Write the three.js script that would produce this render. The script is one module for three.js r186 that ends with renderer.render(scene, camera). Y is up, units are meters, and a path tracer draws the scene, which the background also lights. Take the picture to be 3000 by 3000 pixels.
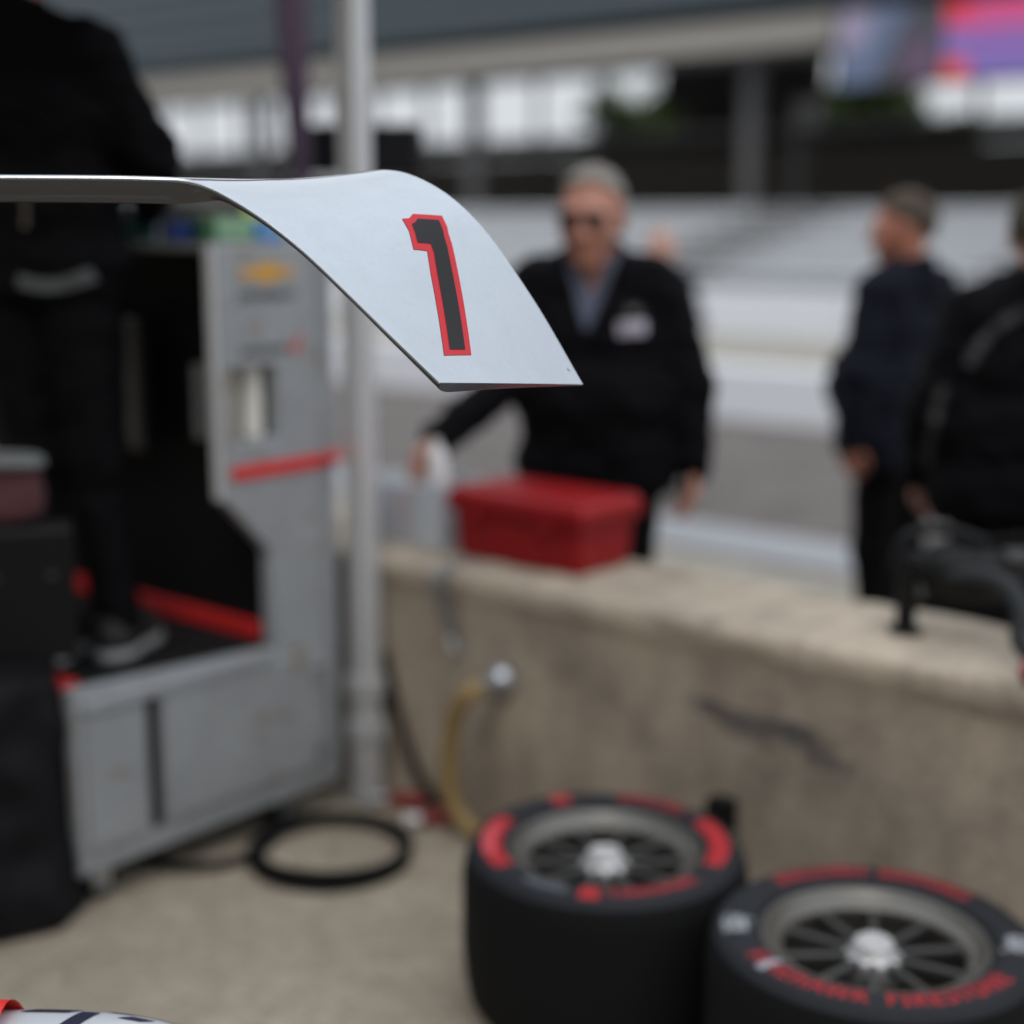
import * as THREE from 'three';
import { RoundedBoxGeometry } from 'three/addons/geometries/RoundedBoxGeometry.js';
import { mergeGeometries, toCreasedNormals } from 'three/addons/utils/BufferGeometryUtils.js';
import { TextGeometry } from 'three/addons/geometries/TextGeometry.js';
import { FontLoader } from 'three/addons/loaders/FontLoader.js';
import { TessellateModifier } from 'three/addons/modifiers/TessellateModifier.js';
import { createNoise3D } from 'simplex-noise';

// ------------------------------------------------------------------ camera, sky, sun, exposure
const scene = new THREE.Scene();
const D2R = Math.PI / 180;
const camera = new THREE.PerspectiveCamera(38.52, 1, 0.05, 1500);
camera.position.set(0, 1.70, 0);
camera.rotation.order = 'YXZ';
camera.rotation.set(-11.17 * D2R, 40 * D2R, 0);
camera.focus = 1.82;
camera.userData.fStop = 1.06;

function rng(seed) { let s = seed | 0; return () => { s = (s + 0x6d2b79f5) | 0; let t = Math.imul(s ^ (s >>> 15), 1 | s); t = (t + Math.imul(t ^ (t >>> 7), 61 | t)) ^ t; return ((t ^ (t >>> 14)) >>> 0) / 4294967296; }; }
const noise3 = createNoise3D(rng(7));
const fbm = (x, y, z, o = 4) => { let a = 0.5, f = 1, s = 0; for (let i = 0; i < o; i++) { s += a * noise3(x * f, y * f, z * f); f *= 2.03; a *= 0.5; } return s; };

{ // overcast sky: brighter overhead than at the horizon, faint cloud structure
  const w = 512, h = 256, px = new Float32Array(w * h * 4);
  for (let j = 0; j < h; j++) for (let i = 0; i < w; i++) {
    const el = ((j + 0.5) / h - 0.5) * Math.PI, az = (i / w) * Math.PI * 2;
    const up = Math.max(0, Math.sin(el)), c = Math.cos(el);
    const cl = 1 + 0.13 * fbm(Math.cos(az) * c * 2.2, Math.sin(el) * 4, Math.sin(az) * c * 2.2, 4);
    const L = (0.65 + 0.98 * up) * cl;
    const k = (j * w + i) * 4;
    px[k] = L * 0.955; px[k + 1] = L * 1.0; px[k + 2] = L * 1.055; px[k + 3] = 1;
  }
  const sky = new THREE.DataTexture(px, w, h, THREE.RGBAFormat, THREE.FloatType);
  sky.mapping = THREE.EquirectangularReflectionMapping; sky.magFilter = THREE.LinearFilter; sky.minFilter = THREE.LinearFilter; sky.needsUpdate = true;
  scene.background = sky; scene.environment = sky;
}
const sun = new THREE.DirectionalLight(0xfff3e2, 0.7);
sun.position.set(9, 26, 12); sun.target.position.set(-4, 0, -6);
sun.castShadow = true; sun.shadow.radius = 40; sun.shadow.mapSize.set(2048, 2048);
Object.assign(sun.shadow.camera, { left: -50, right: 50, top: 50, bottom: -50, near: 1, far: 120 });
scene.add(sun, sun.target);
const renderer = new THREE.WebGLRenderer({ antialias: true });
renderer.toneMapping = THREE.LinearToneMapping;
renderer.toneMappingExposure = 1.02;
renderer.shadowMap.enabled = true;

// ------------------------------------------------------------------ helpers
const taken = new Map();
function numbered(n) { const c = taken.get(n) || 0; taken.set(n, c + 1); return c ? `${n}_${String(c).padStart(3, '0')}` : n; }
function tag(o, label, category, group) { o.userData.label = label; o.userData.category = category; if (group) o.userData.group = group; return o; }
function sh(o) { o.castShadow = true; o.receiveShadow = true; return o; }
function part(name, geo, mat, parent) { const m = sh(new THREE.Mesh(geo, mat)); m.name = name; parent.add(m); return m; }
function thing(name, label, category, [x, y, z] = [0, 0, 0], turn = 0, group) {
  const o = new THREE.Group(); o.name = numbered(name); o.position.set(x, y, z); o.rotation.y = turn; scene.add(o);
  return tag(o, label, category, group);
}
function single(name, geo, mat, label, category, group) { const m = sh(new THREE.Mesh(geo, mat)); m.name = numbered(name); scene.add(m); return tag(m, label, category, group); }
function struct(name, geo, mat) { const m = sh(new THREE.Mesh(geo, mat)); m.name = numbered(name); m.userData.kind = 'structure'; scene.add(m); return m; }
const V = (x, y, z) => new THREE.Vector3(x, y, z);
// uv in metres by the dominant direction of each face
function metreUV(g, s = 1) {
  if (g.index) g = g.toNonIndexed();
  const p = g.attributes.position, n = p.count, uv = new Float32Array(n * 2), a = V(), b = V(), c = V();
  for (let i = 0; i < n; i += 3) {
    a.fromBufferAttribute(p, i); b.fromBufferAttribute(p, i + 1); c.fromBufferAttribute(p, i + 2);
    const nn = b.clone().sub(a).cross(c.clone().sub(a)); const ax = Math.abs(nn.x), ay = Math.abs(nn.y), az = Math.abs(nn.z);
    [a, b, c].forEach((q, k) => {
      const t = ay >= ax && ay >= az ? [q.x, q.z] : ax >= az ? [q.z, q.y] : [q.x, q.y];
      uv[(i + k) * 2] = t[0] * s; uv[(i + k) * 2 + 1] = t[1] * s;
    });
  }
  g.setAttribute('uv', new THREE.BufferAttribute(uv, 2)); return g;
}
function rbox(w, h, d, x = 0, y = 0, z = 0, r = 0.008, seg = 2) { const g = new RoundedBoxGeometry(w, h, d, seg, Math.min(r, w / 2.01, h / 2.01, d / 2.01)); g.translate(x, y, z); return metreUV(g); }
function cyl(r0, r1, h, x = 0, y = 0, z = 0, seg = 28) { const g = new THREE.CylinderGeometry(r1, r0, h, seg); g.translate(x, y, z); return g.toNonIndexed(); }
function tube(pts, r, seg = 40, rs = 10, closed = false) { return new THREE.TubeGeometry(new THREE.CatmullRomCurve3(pts.map((p) => V(...p)), closed), seg, r, rs, closed).toNonIndexed(); }
function bar(a, b, r, rs = 10) { return new THREE.TubeGeometry(new THREE.LineCurve3(V(...a), V(...b)), 1, r, rs).toNonIndexed(); }
function lathe(pts, seg = 72) { return new THREE.LatheGeometry(pts.map((p) => new THREE.Vector2(...p)), seg); }
function join(gs) { return mergeGeometries(gs.map((g) => (g.index ? g.toNonIndexed() : g)).map((g) => { for (const k of Object.keys(g.attributes)) if (!['position', 'normal', 'uv'].includes(k)) g.deleteAttribute(k); return g; })); }

// ---- computed textures
function noiseTex(size, fn, srgb = true) { // fn(u, v) -> [r, g, b] 0..1 ; tiles through periodic coordinates
  const d = new Uint8Array(size * size * 4);
  for (let j = 0; j < size; j++) for (let i = 0; i < size; i++) { const c = fn(i / size, j / size), k = (j * size + i) * 4; for (let q = 0; q < 3; q++) d[k + q] = Math.max(0, Math.min(255, c[q] * 255)); d[k + 3] = 255; }
  const t = new THREE.DataTexture(d, size, size, THREE.RGBAFormat); t.wrapS = t.wrapT = THREE.RepeatWrapping; t.magFilter = THREE.LinearFilter; t.minFilter = THREE.LinearMipmapLinearFilter; t.generateMipmaps = true;
  if (srgb) t.colorSpace = THREE.SRGBColorSpace; t.needsUpdate = true; return t;
}
const TAU = Math.PI * 2;
// noise that repeats over u,v in 0..1 (a torus walked in 3-D twice)
function per(u, v, f, seed = 0) { const a = u * TAU, b = v * TAU, r = f / TAU; return 0.5 * (noise3(Math.cos(a) * r + seed, Math.sin(a) * r, Math.cos(b) * r * 1.3) + noise3(Math.sin(a) * r - seed, Math.sin(b) * r * 1.3 + 5, Math.cos(b) * r + Math.cos(a) * r)); }
function rep(t, x, y) { const c = t.clone(); c.repeat.set(x, y); c.needsUpdate = true; return c; }
const R0 = rng(11);
const speck = new Float32Array(512 * 512).map(() => R0());
const sp = (u, v, m = 512) => speck[((Math.floor(v * m) % 512) * 512 + (Math.floor(u * m) % 512))];

const texGround = noiseTex(512, (u, v) => {
  const n = 0.04 * per(u, v, 5) + 0.06 * per(u, v, 16, 3) + 0.09 * per(u, v, 50, 9) + 0.16 * (sp(u, v) - 0.5) + 0.1 * (sp(u, v, 256) - 0.5);
  return [0.555 + n * 0.6, 0.52 + n * 0.6, 0.468 + n * 0.58];
});
const bumpGrain = noiseTex(512, (u, v) => { const n = 0.5 + 0.28 * (sp(u, v) - 0.5) + 0.2 * per(u, v, 40, 2) + 0.15 * per(u, v, 12, 4); return [n, n, n]; }, false);
const texAsphalt = noiseTex(512, (u, v) => { const n = 0.08 * per(u, v, 4, 1) + 0.05 * per(u, v, 22, 6) + 0.14 * (sp(u, v) - 0.5); return [0.465 + n, 0.445 + n, 0.437 + n]; });
const bumpCloth = noiseTex(256, (u, v) => { const n = 0.5 + 0.2 * Math.sin(u * TAU * 64) * Math.sin(v * TAU * 64) + 0.25 * (sp(u, v, 256) - 0.5); return [n, n, n]; }, false);
const M = (color, roughness = 0.6, o = {}) => { const m = new THREE.MeshStandardMaterial({ roughness, ...o }); Array.isArray(color) ? m.color.setRGB(...color) : m.color.set(color); return m; };
const P = (color, roughness = 0.4, o = {}) => { const m = new THREE.MeshPhysicalMaterial({ roughness, ...o }); Array.isArray(color) ? m.color.setRGB(...color) : m.color.set(color); return m; };

const texScuff = noiseTex(512, (u, v) => { const n = 0.05 * per(u, v, 6, 2) + 0.04 * per(u, v, 30, 5) + 0.03 * (sp(u, v) - 0.5), r = Math.max(0, per(u, v, 9, 13) - 0.33) * 0.55 * (0.6 + 0.8 * sp(u, v, 256)); return [0.93 + n - r * 0.25, 0.93 + n - r * 0.5, 0.93 + n - r * 0.75]; });
const texSmudge = noiseTex(512, (u, v) => { const n = 0.012 * per(u, v, 5, 21) + 0.006 * per(u, v, 18, 22) + 0.006 * (sp(u, v) - 0.5) - 0.04 * Math.max(0, per(u, v, 24, 25) - 0.42) - (sp(u, v) > 0.9985 ? 0.2 : 0); return [0.95 + n, 0.95 + n, 0.952 + n]; });
const mat = {
  ground: M([1.2, 1.19, 1.18], 0.95, { map: rep(texGround, 0.55, 0.55), bumpMap: rep(bumpGrain, 0.9, 0.9), bumpScale: 0.004 }),
  apron: M([0.95, 1.02, 1.1], 0.9, { map: rep(texGround, 0.5, 0.5), bumpMap: rep(bumpGrain, 1, 1), bumpScale: 0.002 }),
  asphalt: M([0.56, 0.545, 0.54], 0.92, { map: rep(texAsphalt, 0.6, 0.6), bumpMap: rep(bumpGrain, 1.2, 1.2), bumpScale: 0.004 }),
  linePaint: M([0.25, 0.26, 0.28], 0.7, { bumpMap: rep(bumpGrain, 1.2, 1.2), bumpScale: 0.002 }),
  whiteWall: M([0.70, 0.725, 0.78], 0.7, { bumpMap: rep(bumpGrain, 0.5, 0.5), bumpScale: 0.004 }),
  standConcrete: M([0.30, 0.285, 0.26], 0.9, { bumpMap: rep(bumpGrain, 0.3, 0.3), bumpScale: 0.01 }),
  alu: M([0.78, 0.80, 0.83], 0.45, { metalness: 0.15 }),
  darkSteel: P([0.010, 0.0095, 0.010], 0.75, { specularIntensity: 0.4 }),
  seatBlue: M([0.035, 0.05, 0.062], 0.6),
  stepGrey: M([0.48, 0.49, 0.50], 0.85),
  columnGrey: M([0.10, 0.10, 0.105], 0.7),
  greyPost: M([0.32, 0.33, 0.35], 0.5),
  cartPaint: P([0.34, 0.365, 0.395], 0.38, { metalness: 0.1, clearcoat: 0.35, clearcoatRoughness: 0.3, map: rep(texScuff, 0.8, 0.8), bumpMap: rep(bumpGrain, 1.5, 1.5), bumpScale: 0.0006 }),
  aluPost: M([0.60, 0.615, 0.64], 0.42, { metalness: 0.35 }),
  cartBlack: P([0.0035, 0.0035, 0.004], 0.75, { specularIntensity: 0.3 }),
  rubberMat: P([0.008, 0.008, 0.009], 0.9, { specularIntensity: 0.3, bumpMap: rep(bumpGrain, 4, 4), bumpScale: 0.002 }),
  red: P([0.62, 0.018, 0.018], 0.45),
  redBox: P([0.27, 0.007, 0.010], 0.42, { specularIntensity: 0.5, bumpMap: rep(bumpGrain, 4, 4), bumpScale: 0.0008 }),
  black: P([0.005, 0.005, 0.0055], 0.6, { specularIntensity: 0.4 }),
  blackGloss: P([0.010, 0.010, 0.011], 0.3),
  rubber: P([0.006, 0.0065, 0.0075], 0.75, { specularIntensity: 0.35, bumpMap: rep(bumpGrain, 6, 6), bumpScale: 0.0015 }),
  rimMetal: M([0.135, 0.13, 0.12], 0.38, { metalness: 0.6 }),
  spokeMetal: M([0.05, 0.05, 0.05], 0.45, { metalness: 0.3 }),
  hub: M([0.55, 0.55, 0.565], 0.35, { metalness: 0.4 }),
  silver: M([0.45, 0.48, 0.52], 0.32, { metalness: 0.8 }),
  hoseYellow: P([0.27, 0.185, 0.075], 0.6),
  strapDark: M([0.03, 0.03, 0.03], 0.7),
  strap: M([0.20, 0.20, 0.215], 0.85),
  plasticWhite: P([0.72, 0.73, 0.76], 0.35),
  clear: P([0.86, 0.89, 0.92], 0.25, { transmission: 0.65, thickness: 0, ior: 1.45 }),
  maroon: M([0.085, 0.028, 0.034], 0.85, { bumpMap: rep(bumpCloth, 6, 6), bumpScale: 0.001 }),
  greyTrim: M([0.13, 0.14, 0.145], 0.7),
  nylonBlack: P([0.005, 0.005, 0.007], 0.8, { specularIntensity: 0.3, bumpMap: rep(bumpCloth, 5, 5), bumpScale: 0.001 }),
  purple: M([0.075, 0.05, 0.085], 0.85, { bumpMap: rep(bumpCloth, 5, 5), bumpScale: 0.001 }),
  wingWhite: P([0.455, 0.495, 0.545], 0.2, { metalness: 0.88, map: rep(texSmudge, 3, 1), clearcoat: 0.6, clearcoatRoughness: 0.06 }),
  carbon: P([0.035, 0.034, 0.037], 0.4, { clearcoat: 0.5, clearcoatRoughness: 0.2 }),
  vinylRed: P([0.55, 0.022, 0.034], 0.45, { specularIntensity: 0.5 }), vinylBlack: P([0.011, 0.011, 0.013], 0.45, { specularIntensity: 0.45 }), navy: P([0.016, 0.018, 0.045], 0.4),
  gold: P([0.62, 0.33, 0.05], 0.35, { metalness: 0.2 }), ink: M([0.06, 0.062, 0.068], 0.5),
  bark: M([0.07, 0.055, 0.04], 0.95), leaf: M([0.12, 0.18, 0.05], 0.85, { side: THREE.DoubleSide }), leafDark: M([0.07, 0.11, 0.035], 0.85, { side: THREE.DoubleSide }),
};

// ------------------------------------------------------------------ the setting
{
  const sheet = (x0, x1, z0, z1, y) => { const g = new THREE.PlaneGeometry(x1 - x0, z0 - z1); g.rotateX(-Math.PI / 2); g.translate((x0 + x1) / 2, y, (z0 + z1) / 2); return metreUV(g); };
  struct('ground', sheet(-600, 600, 600, -700, 0), mat.ground);
  struct('pit_apron', sheet(-120, 60, -3.3, -6.33, 0.004), mat.apron);
  struct('pit_lane', sheet(-120, 60, -6.33, -11.1, 0.004), mat.asphalt);
  struct('pit_lane_line', sheet(-120, 60, -6.44, -7.06, 0.008), mat.linePaint);
  struct('race_track', sheet(-120, 60, -11.4, -19.3, 0.004), mat.apron);
}
// low white wall between the pit lane and the track, and the outer track wall
{
  const run = (name, z, h, t, label) => {
    const s = new THREE.Shape(); s.moveTo(t / 2 + 0.05, 0); s.lineTo(t / 2, 0.12); s.lineTo(t / 2, h - 0.03); s.quadraticCurveTo(t / 2, h, t / 2 - 0.03, h); s.lineTo(-t / 2 + 0.03, h); s.quadraticCurveTo(-t / 2, h, -t / 2, h - 0.03); s.lineTo(-t / 2 - 0.05, 0);
    const w = thing(name, label, 'wall', [0, 0, z]);
    for (let k = 0; k < 14; k++) { const g = new THREE.ExtrudeGeometry(s, { depth: 8.98, bevelEnabled: false, curveSegments: 4 }); g.rotateY(Math.PI / 2); g.translate(-100 + k * 9, 0, 0); part('wall_section', metreUV(g), mat.whiteWall, w); }
  };
  run('track_divider_wall', -11.2, 0.47, 0.3, 'low white concrete wall along the far side of the pit lane');
  run('outer_track_wall', -19.5, 0.66, 0.35, 'white concrete wall at the foot of the grandstand');
}
// pit wall beside the tyres: tan cast concrete, overhanging worn coping, scuff of dark paint on one section
{
  const W = 2048, H = 1024, cv = (scuff, seed) => {
    const c = document.createElement('canvas'); c.width = W; c.height = H; const g = c.getContext('2d'); const r = rng(seed);
    const im = g.createImageData(W, H), d = im.data;
    for (let j = 0; j < H; j++) for (let i = 0; i < W; i++) {
      const x = i / W * 4.5, y = j / H * 1.9; // metres; y runs along the profile
      let n = 0.10 * fbm(x * 1.6 + seed, y * 1.6, 1, 4) + 0.06 * fbm(x * 7, y * 3.5, seed, 3) + 0.06 * fbm(x * 26, y * 26, 3, 2) + 0.075 * (sp(i / 512 % 1, j / 512 % 1) - 0.5);
      const st = Math.max(0, fbm(x * 4.5 + seed * 3, y * 0.7, 8, 3)) * 0.07;            // vertical run-off streaks
      const bl = Math.max(0, fbm(x * 2.6, y * 2.9, 20 + seed, 3) - 0.12) * 0.35;          // blotches
      const t = 0.625 + n - st - bl * 0.6;
      const k = (j * W + i) * 4; d[k] = 255 * Math.min(1, t * 1.035); d[k + 1] = 255 * Math.min(1, t * 0.965); d[k + 2] = 255 * Math.min(1, t * 0.875); d[k + 3] = 255;
    }
    if (scuff) { // smeared dark paint: many short overlapping dabs with ragged edges
      const dab = (x, y, s, a) => { for (let q = 0; q < 60; q++) { const px = (x + (r() - 0.5) * s * 2.2) / 4.5 * W, py = (y + (r() - 0.5) * s) / 1.9 * H; const ii = Math.max(0, Math.min(W - 1, px | 0)), jj = Math.max(0, Math.min(H - 1, py | 0)), k = (jj * W + ii) * 4; const rw = 1 + r() * 5, rh = 1 + r() * 3; for (let yy = -rh | 0; yy <= rh; yy++) for (let xx = -rw | 0; xx <= rw; xx++) { const kk = k + (yy * W + xx) * 4; if (kk > 0 && kk < d.length && r() < a) { d[kk] = d[kk] * 0.68 + 90 * 0.32; d[kk + 1] = d[kk + 1] * 0.68 + 86 * 0.32; d[kk + 2] = d[kk + 2] * 0.68 + 86 * 0.32; } } } };
      const path = [[1.88, 0.53], [1.82, 0.52], [1.76, 0.515], [1.70, 0.52], [1.65, 0.535], [1.61, 0.525], [1.57, 0.505], [1.53, 0.48]];
      for (const [nx, y] of path) for (let q = 0; q < 6; q++) dab(4.2 - nx + (r() - 0.5) * 0.07, y + (r() - 0.5) * 0.035, 0.035, 0.3);
    }
    g.putImageData(im, 0, 0);
    const t = new THREE.CanvasTexture(c); t.colorSpace = THREE.SRGBColorSpace; t.wrapS = t.wrapT = THREE.RepeatWrapping; t.flipY = false; return t;
  };
  // profile from the foot of the near face, over the coping, to the foot of the far face: [z, y]
  const prof = [[0, -0.02], [0, 0.3], [0, 0.6], [0.001, 0.64], [0.005, 0.66], [0.009, 0.672], [0.010, 0.685], [0.009, 0.704], [0.003, 0.72], [-0.009, 0.731], [-0.028, 0.7355], [-0.1, 0.737], [-0.22, 0.738], [-0.34, 0.737], [-0.43, 0.734], [-0.45, 0.726], [-0.462, 0.71], [-0.465, 0.69], [-0.46, 0.664], [-0.44, 0.64], [-0.435, 0.6], [-0.435, 0.3], [-0.435, -0.02]];
  const section = (x0, len) => {
    const nx = Math.round(len * 14), pos = [], uv = [], idx = []; let arc = 0; const arcs = prof.map((p, i) => (arc += i ? Math.hypot(p[0] - prof[i - 1][0], p[1] - prof[i - 1][1]) : 0));
    for (let i = 0; i <= nx; i++) for (let j = 0; j < prof.length; j++) {
      const x = x0 + len * i / nx, top = prof[j][1] > 0.63 ? 1 : 0, w = 0.006 * fbm(x * 2.1, prof[j][1] * 5, prof[j][0] * 5, 3) + top * 0.006 * noise3(x * 6, j * 0.5, 2);
      pos.push(x, prof[j][1] + w * top, -2.985 + prof[j][0] + w); uv.push((x - x0) / 4.5, arcs[j] / 1.9);
    }
    const m = prof.length; for (let i = 0; i < nx; i++) for (let j = 0; j < m - 1; j++) { const a = i * m + j, b = a + m; idx.push(a, b, a + 1, b, b + 1, a + 1); }
    const g = new THREE.BufferGeometry(); g.setAttribute('position', new THREE.Float32BufferAttribute(pos, 3)); g.setAttribute('uv', new THREE.Float32BufferAttribute(uv, 2)); g.setIndex(idx); g.computeVertexNormals(); return g;
  };
  const w = thing('pit_wall', 'tan weathered concrete pit wall with rounded coping behind the tyres', 'wall');
  const plain = M([1, 1, 1], 0.93, { map: cv(false, 31), bumpMap: rep(bumpGrain, 1, 0.6), bumpScale: 0.005, side: THREE.DoubleSide });
  const marked = M([1, 1, 1], 0.93, { map: cv(true, 5), bumpMap: rep(bumpGrain, 4, 2), bumpScale: 0.005, side: THREE.DoubleSide });
  for (const [x0, mm] of [[-4.2, marked], [0.31, plain], [-8.71, plain], [-13.22, plain], [-17.73, plain], [4.82, plain]]) { const s = part('wall_section', section(x0, 4.495), mm, w); if (mm === marked) s.userData.label = 'wall section with a smear of dark paint'; }
}
// grandstand across the track
{
  const X0 = -75, X1 = 10, L = X1 - X0, xm = (X0 + X1) / 2;
  const lo = thing('lower_grandstand', 'pale lower grandstand of bench rows beyond the track', 'grandstand', [0, 0, -21]);
  part('front_parapet', rbox(L, 0.62, 0.2, xm, 0.31, 0.4, 0.02), mat.columnGrey, lo);
  const tread = rbox(L, 0.2, 0.84, xm, 0, 0, 0.01), seat = join([rbox(L, 0.05, 0.28, xm, 0.36, -0.18, 0.01), rbox(L, 0.16, 0.04, xm, 0.24, -0.30, 0.01)]);
  for (let i = 0; i < 7; i++) {
    const t = part('step', tread, mat.stepGrey, lo); t.position.set(0, 0.55 + 0.175 * i, -0.2 - 0.8 * i);
    const s = part('bench_row', seat, mat.alu, lo); s.position.set(0, 0.55 + 0.175 * i, -0.2 - 0.8 * i);
  }
  for (const x of [-8.2, -14.6, -27, -39.4, -51.8]) { const gs = []; for (let i = 0; i < 7; i++) gs.push(rbox(1.4, 0.22, 0.9, x, 0.80 + 0.175 * i, -0.2 - 0.8 * i, 0.01)); part('aisle_stairs', join(gs), mat.columnGrey, lo); }
  part('added_shade_deck', rbox(L, 0.07, 7.4, xm, 3.70, -11.4, 0.01), mat.columnGrey, lo);  // deck slab added to throw shade into the concourse below
  part('concourse', rbox(L, 0.2, 9.6, xm, 1.60, -10.25, 0.02), mat.standConcrete, lo); part('back_wall', rbox(L, 3.6, 0.2, xm, 1.83, -15.1, 0.02), mat.standConcrete, lo);
  for (let x = -72; x < 9; x += 6.2) part('shade_deck_post', rbox(0.14, 1.97, 0.14, x, 2.68, -7.95, 0.01), mat.columnGrey, lo);
  for (let x = -60; x < 8; x += 2.35) if (x < -25.5 || x > -17) part('rail_post', rbox(0.16, 2.9, 0.16, x, 4.8, -15.35, 0.02), mat.greyPost, lo);
  // dark stair tower filling the gap between the decks
  const tw = thing('stair_tower', 'dark stair tower standing between the two grandstand decks', 'tower', [-22, 0, -36.9]);
  part('shaft', rbox(3.6, 7.2, 1.6, -0.2, 3.6, 0, 0.03), mat.columnGrey, tw);
  part('landing_wall', rbox(5.2, 1.1, 0.2, 0, 5.45, 0.92, 0.02), mat.columnGrey, tw);
  part('door', rbox(0.9, 1.5, 0.06, 0.85, 4.35, 0.83, 0.02), M([0.10, 0.10, 0.105], 0.6), tw);
  const up = thing('upper_grandstand', 'upper grandstand deck with long concrete beam and blue seats', 'grandstand', [0, 0, -27]);
  part('fascia_beam', rbox(L, 0.54, 0.4, xm, 5.42, 0, 0.03), mat.standConcrete, up);
  const sof = new THREE.BoxGeometry(L, 0.25, 9.1); sof.rotateX(0.095); sof.translate(xm, 5.66, -4.72); part('soffit', metreUV(sof), mat.columnGrey, up);
  const row = join([rbox(L, 0.42, 0.84, xm, 0, 0, 0.01)]), seats = join([rbox(L, 0.06, 0.4, xm, 0.6, -0.1, 0.02), rbox(L, 0.42, 0.06, xm, 0.78, -0.32, 0.02)]);
  for (let i = 0; i < 16; i++) { const t = part('step', row, mat.seatBlue, up); t.position.set(0, 5.55 + 0.40 * i, -0.75 - 0.8 * i); const s = part('seat_row', seats, i % 3 === 1 ? M([0.075, 0.10, 0.115], 0.6) : mat.seatBlue, up); s.position.copy(t.position); }
  for (const x of [-0.6, -8.6, -16.75, -24.6, -32.6, -40.6, -48.6, -56.6]) part('column', rbox(0.34, 5.25, 0.34, x, 2.7, -0.9, 0.03), mat.columnGrey, up);
  part('cross_beam', rbox(L, 0.4, 0.35, xm, 5.28, -0.9, 0.03), mat.columnGrey, up);
}
// unseen garage building added behind the viewpoint to cut low sky light
{
  const b = thing('added_garage_building', 'long grey garage building added out of view on the near side to block low sky light', 'building', [-3, 0, 11]);
  const wm = M([0.20, 0.195, 0.19], 0.85, { bumpMap: rep(bumpGrain, 0.4, 0.4), bumpScale: 0.01 });
  part('wall', rbox(90, 12.6, 8, 0, 6.3, 4, 0.03), wm, b); part('roof', rbox(91.5, 0.4, 9.4, 0, 12.85, 3.7, 0.05), mat.columnGrey, b);
  for (let k = 0; k < 14; k++) { const d = part('garage_door', rbox(3.6, 3.0, 0.08, -32.5 + k * 5, 1.52, -0.06, 0.02), mat.columnGrey, b); part('window', rbox(3.2, 1.1, 0.06, -32.5 + k * 5, 5.6, -0.05, 0.02), P([0.02, 0.024, 0.028], 0.1), b); for (let q = 0; q < 4; q++) part('door_panel', rbox(3.4, 0.6, 0.04, -32.5 + k * 5, 0.42 + q * 0.72, -0.11, 0.02), mat.greyPost, d); }
}
// video board hung from the beam
{
  const c = document.createElement('canvas'); c.width = 1024; c.height = 256; const g = c.getContext('2d');
  g.fillStyle = '#3c3c48'; g.fillRect(0, 0, 1024, 256);
  g.fillStyle = '#8f88a2'; g.beginPath(); g.moveTo(0, 0); g.lineTo(90, 0); g.lineTo(70, 120); g.lineTo(0, 140); g.fill();
  g.fillStyle = '#586684'; g.beginPath(); g.moveTo(90, 0); g.lineTo(180, 0); g.lineTo(95, 256); g.lineTo(0, 256); g.lineTo(0, 140); g.lineTo(70, 120); g.fill();
  g.fillStyle = '#5a4560'; g.fillRect(170, 120, 80, 136);
  g.fillStyle = '#c9477f'; g.fillRect(270, 0, 754, 92); g.fillStyle = '#7a66b0'; g.fillRect(270, 92, 754, 164);
  g.fillStyle = '#8d5aa4'; g.fillRect(330, 120, 694, 40);
  g.fillStyle = '#d6202c'; g.fillRect(270, 0, 52, 66); g.fillStyle = '#e04430'; g.fillRect(270, 190, 56, 66);
  const t = new THREE.CanvasTexture(c); t.colorSpace = THREE.SRGBColorSpace;
  const b = thing('video_board', 'bright purple and red video board hanging from the grandstand beam', 'screen', [-9.9, 4.2, -26.45]);
  part('housing', rbox(8.3, 1.5, 0.22, 0, 0.74, 0, 0.03), mat.black, b);
  const scr = new THREE.PlaneGeometry(8.14, 1.36); scr.translate(0, 0.74, 0.116);
  part('screen', scr, M([0.02, 0.02, 0.02], 0.4, { emissive: new THREE.Color(1, 1, 1), emissiveMap: t, emissiveIntensity: 0.9 }), b);
  for (const x of [-3, 0, 3]) part('hanger', rbox(0.12, 0.3, 0.5, x, 1.42, -0.28, 0.01), mat.darkSteel, b);
}
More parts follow.
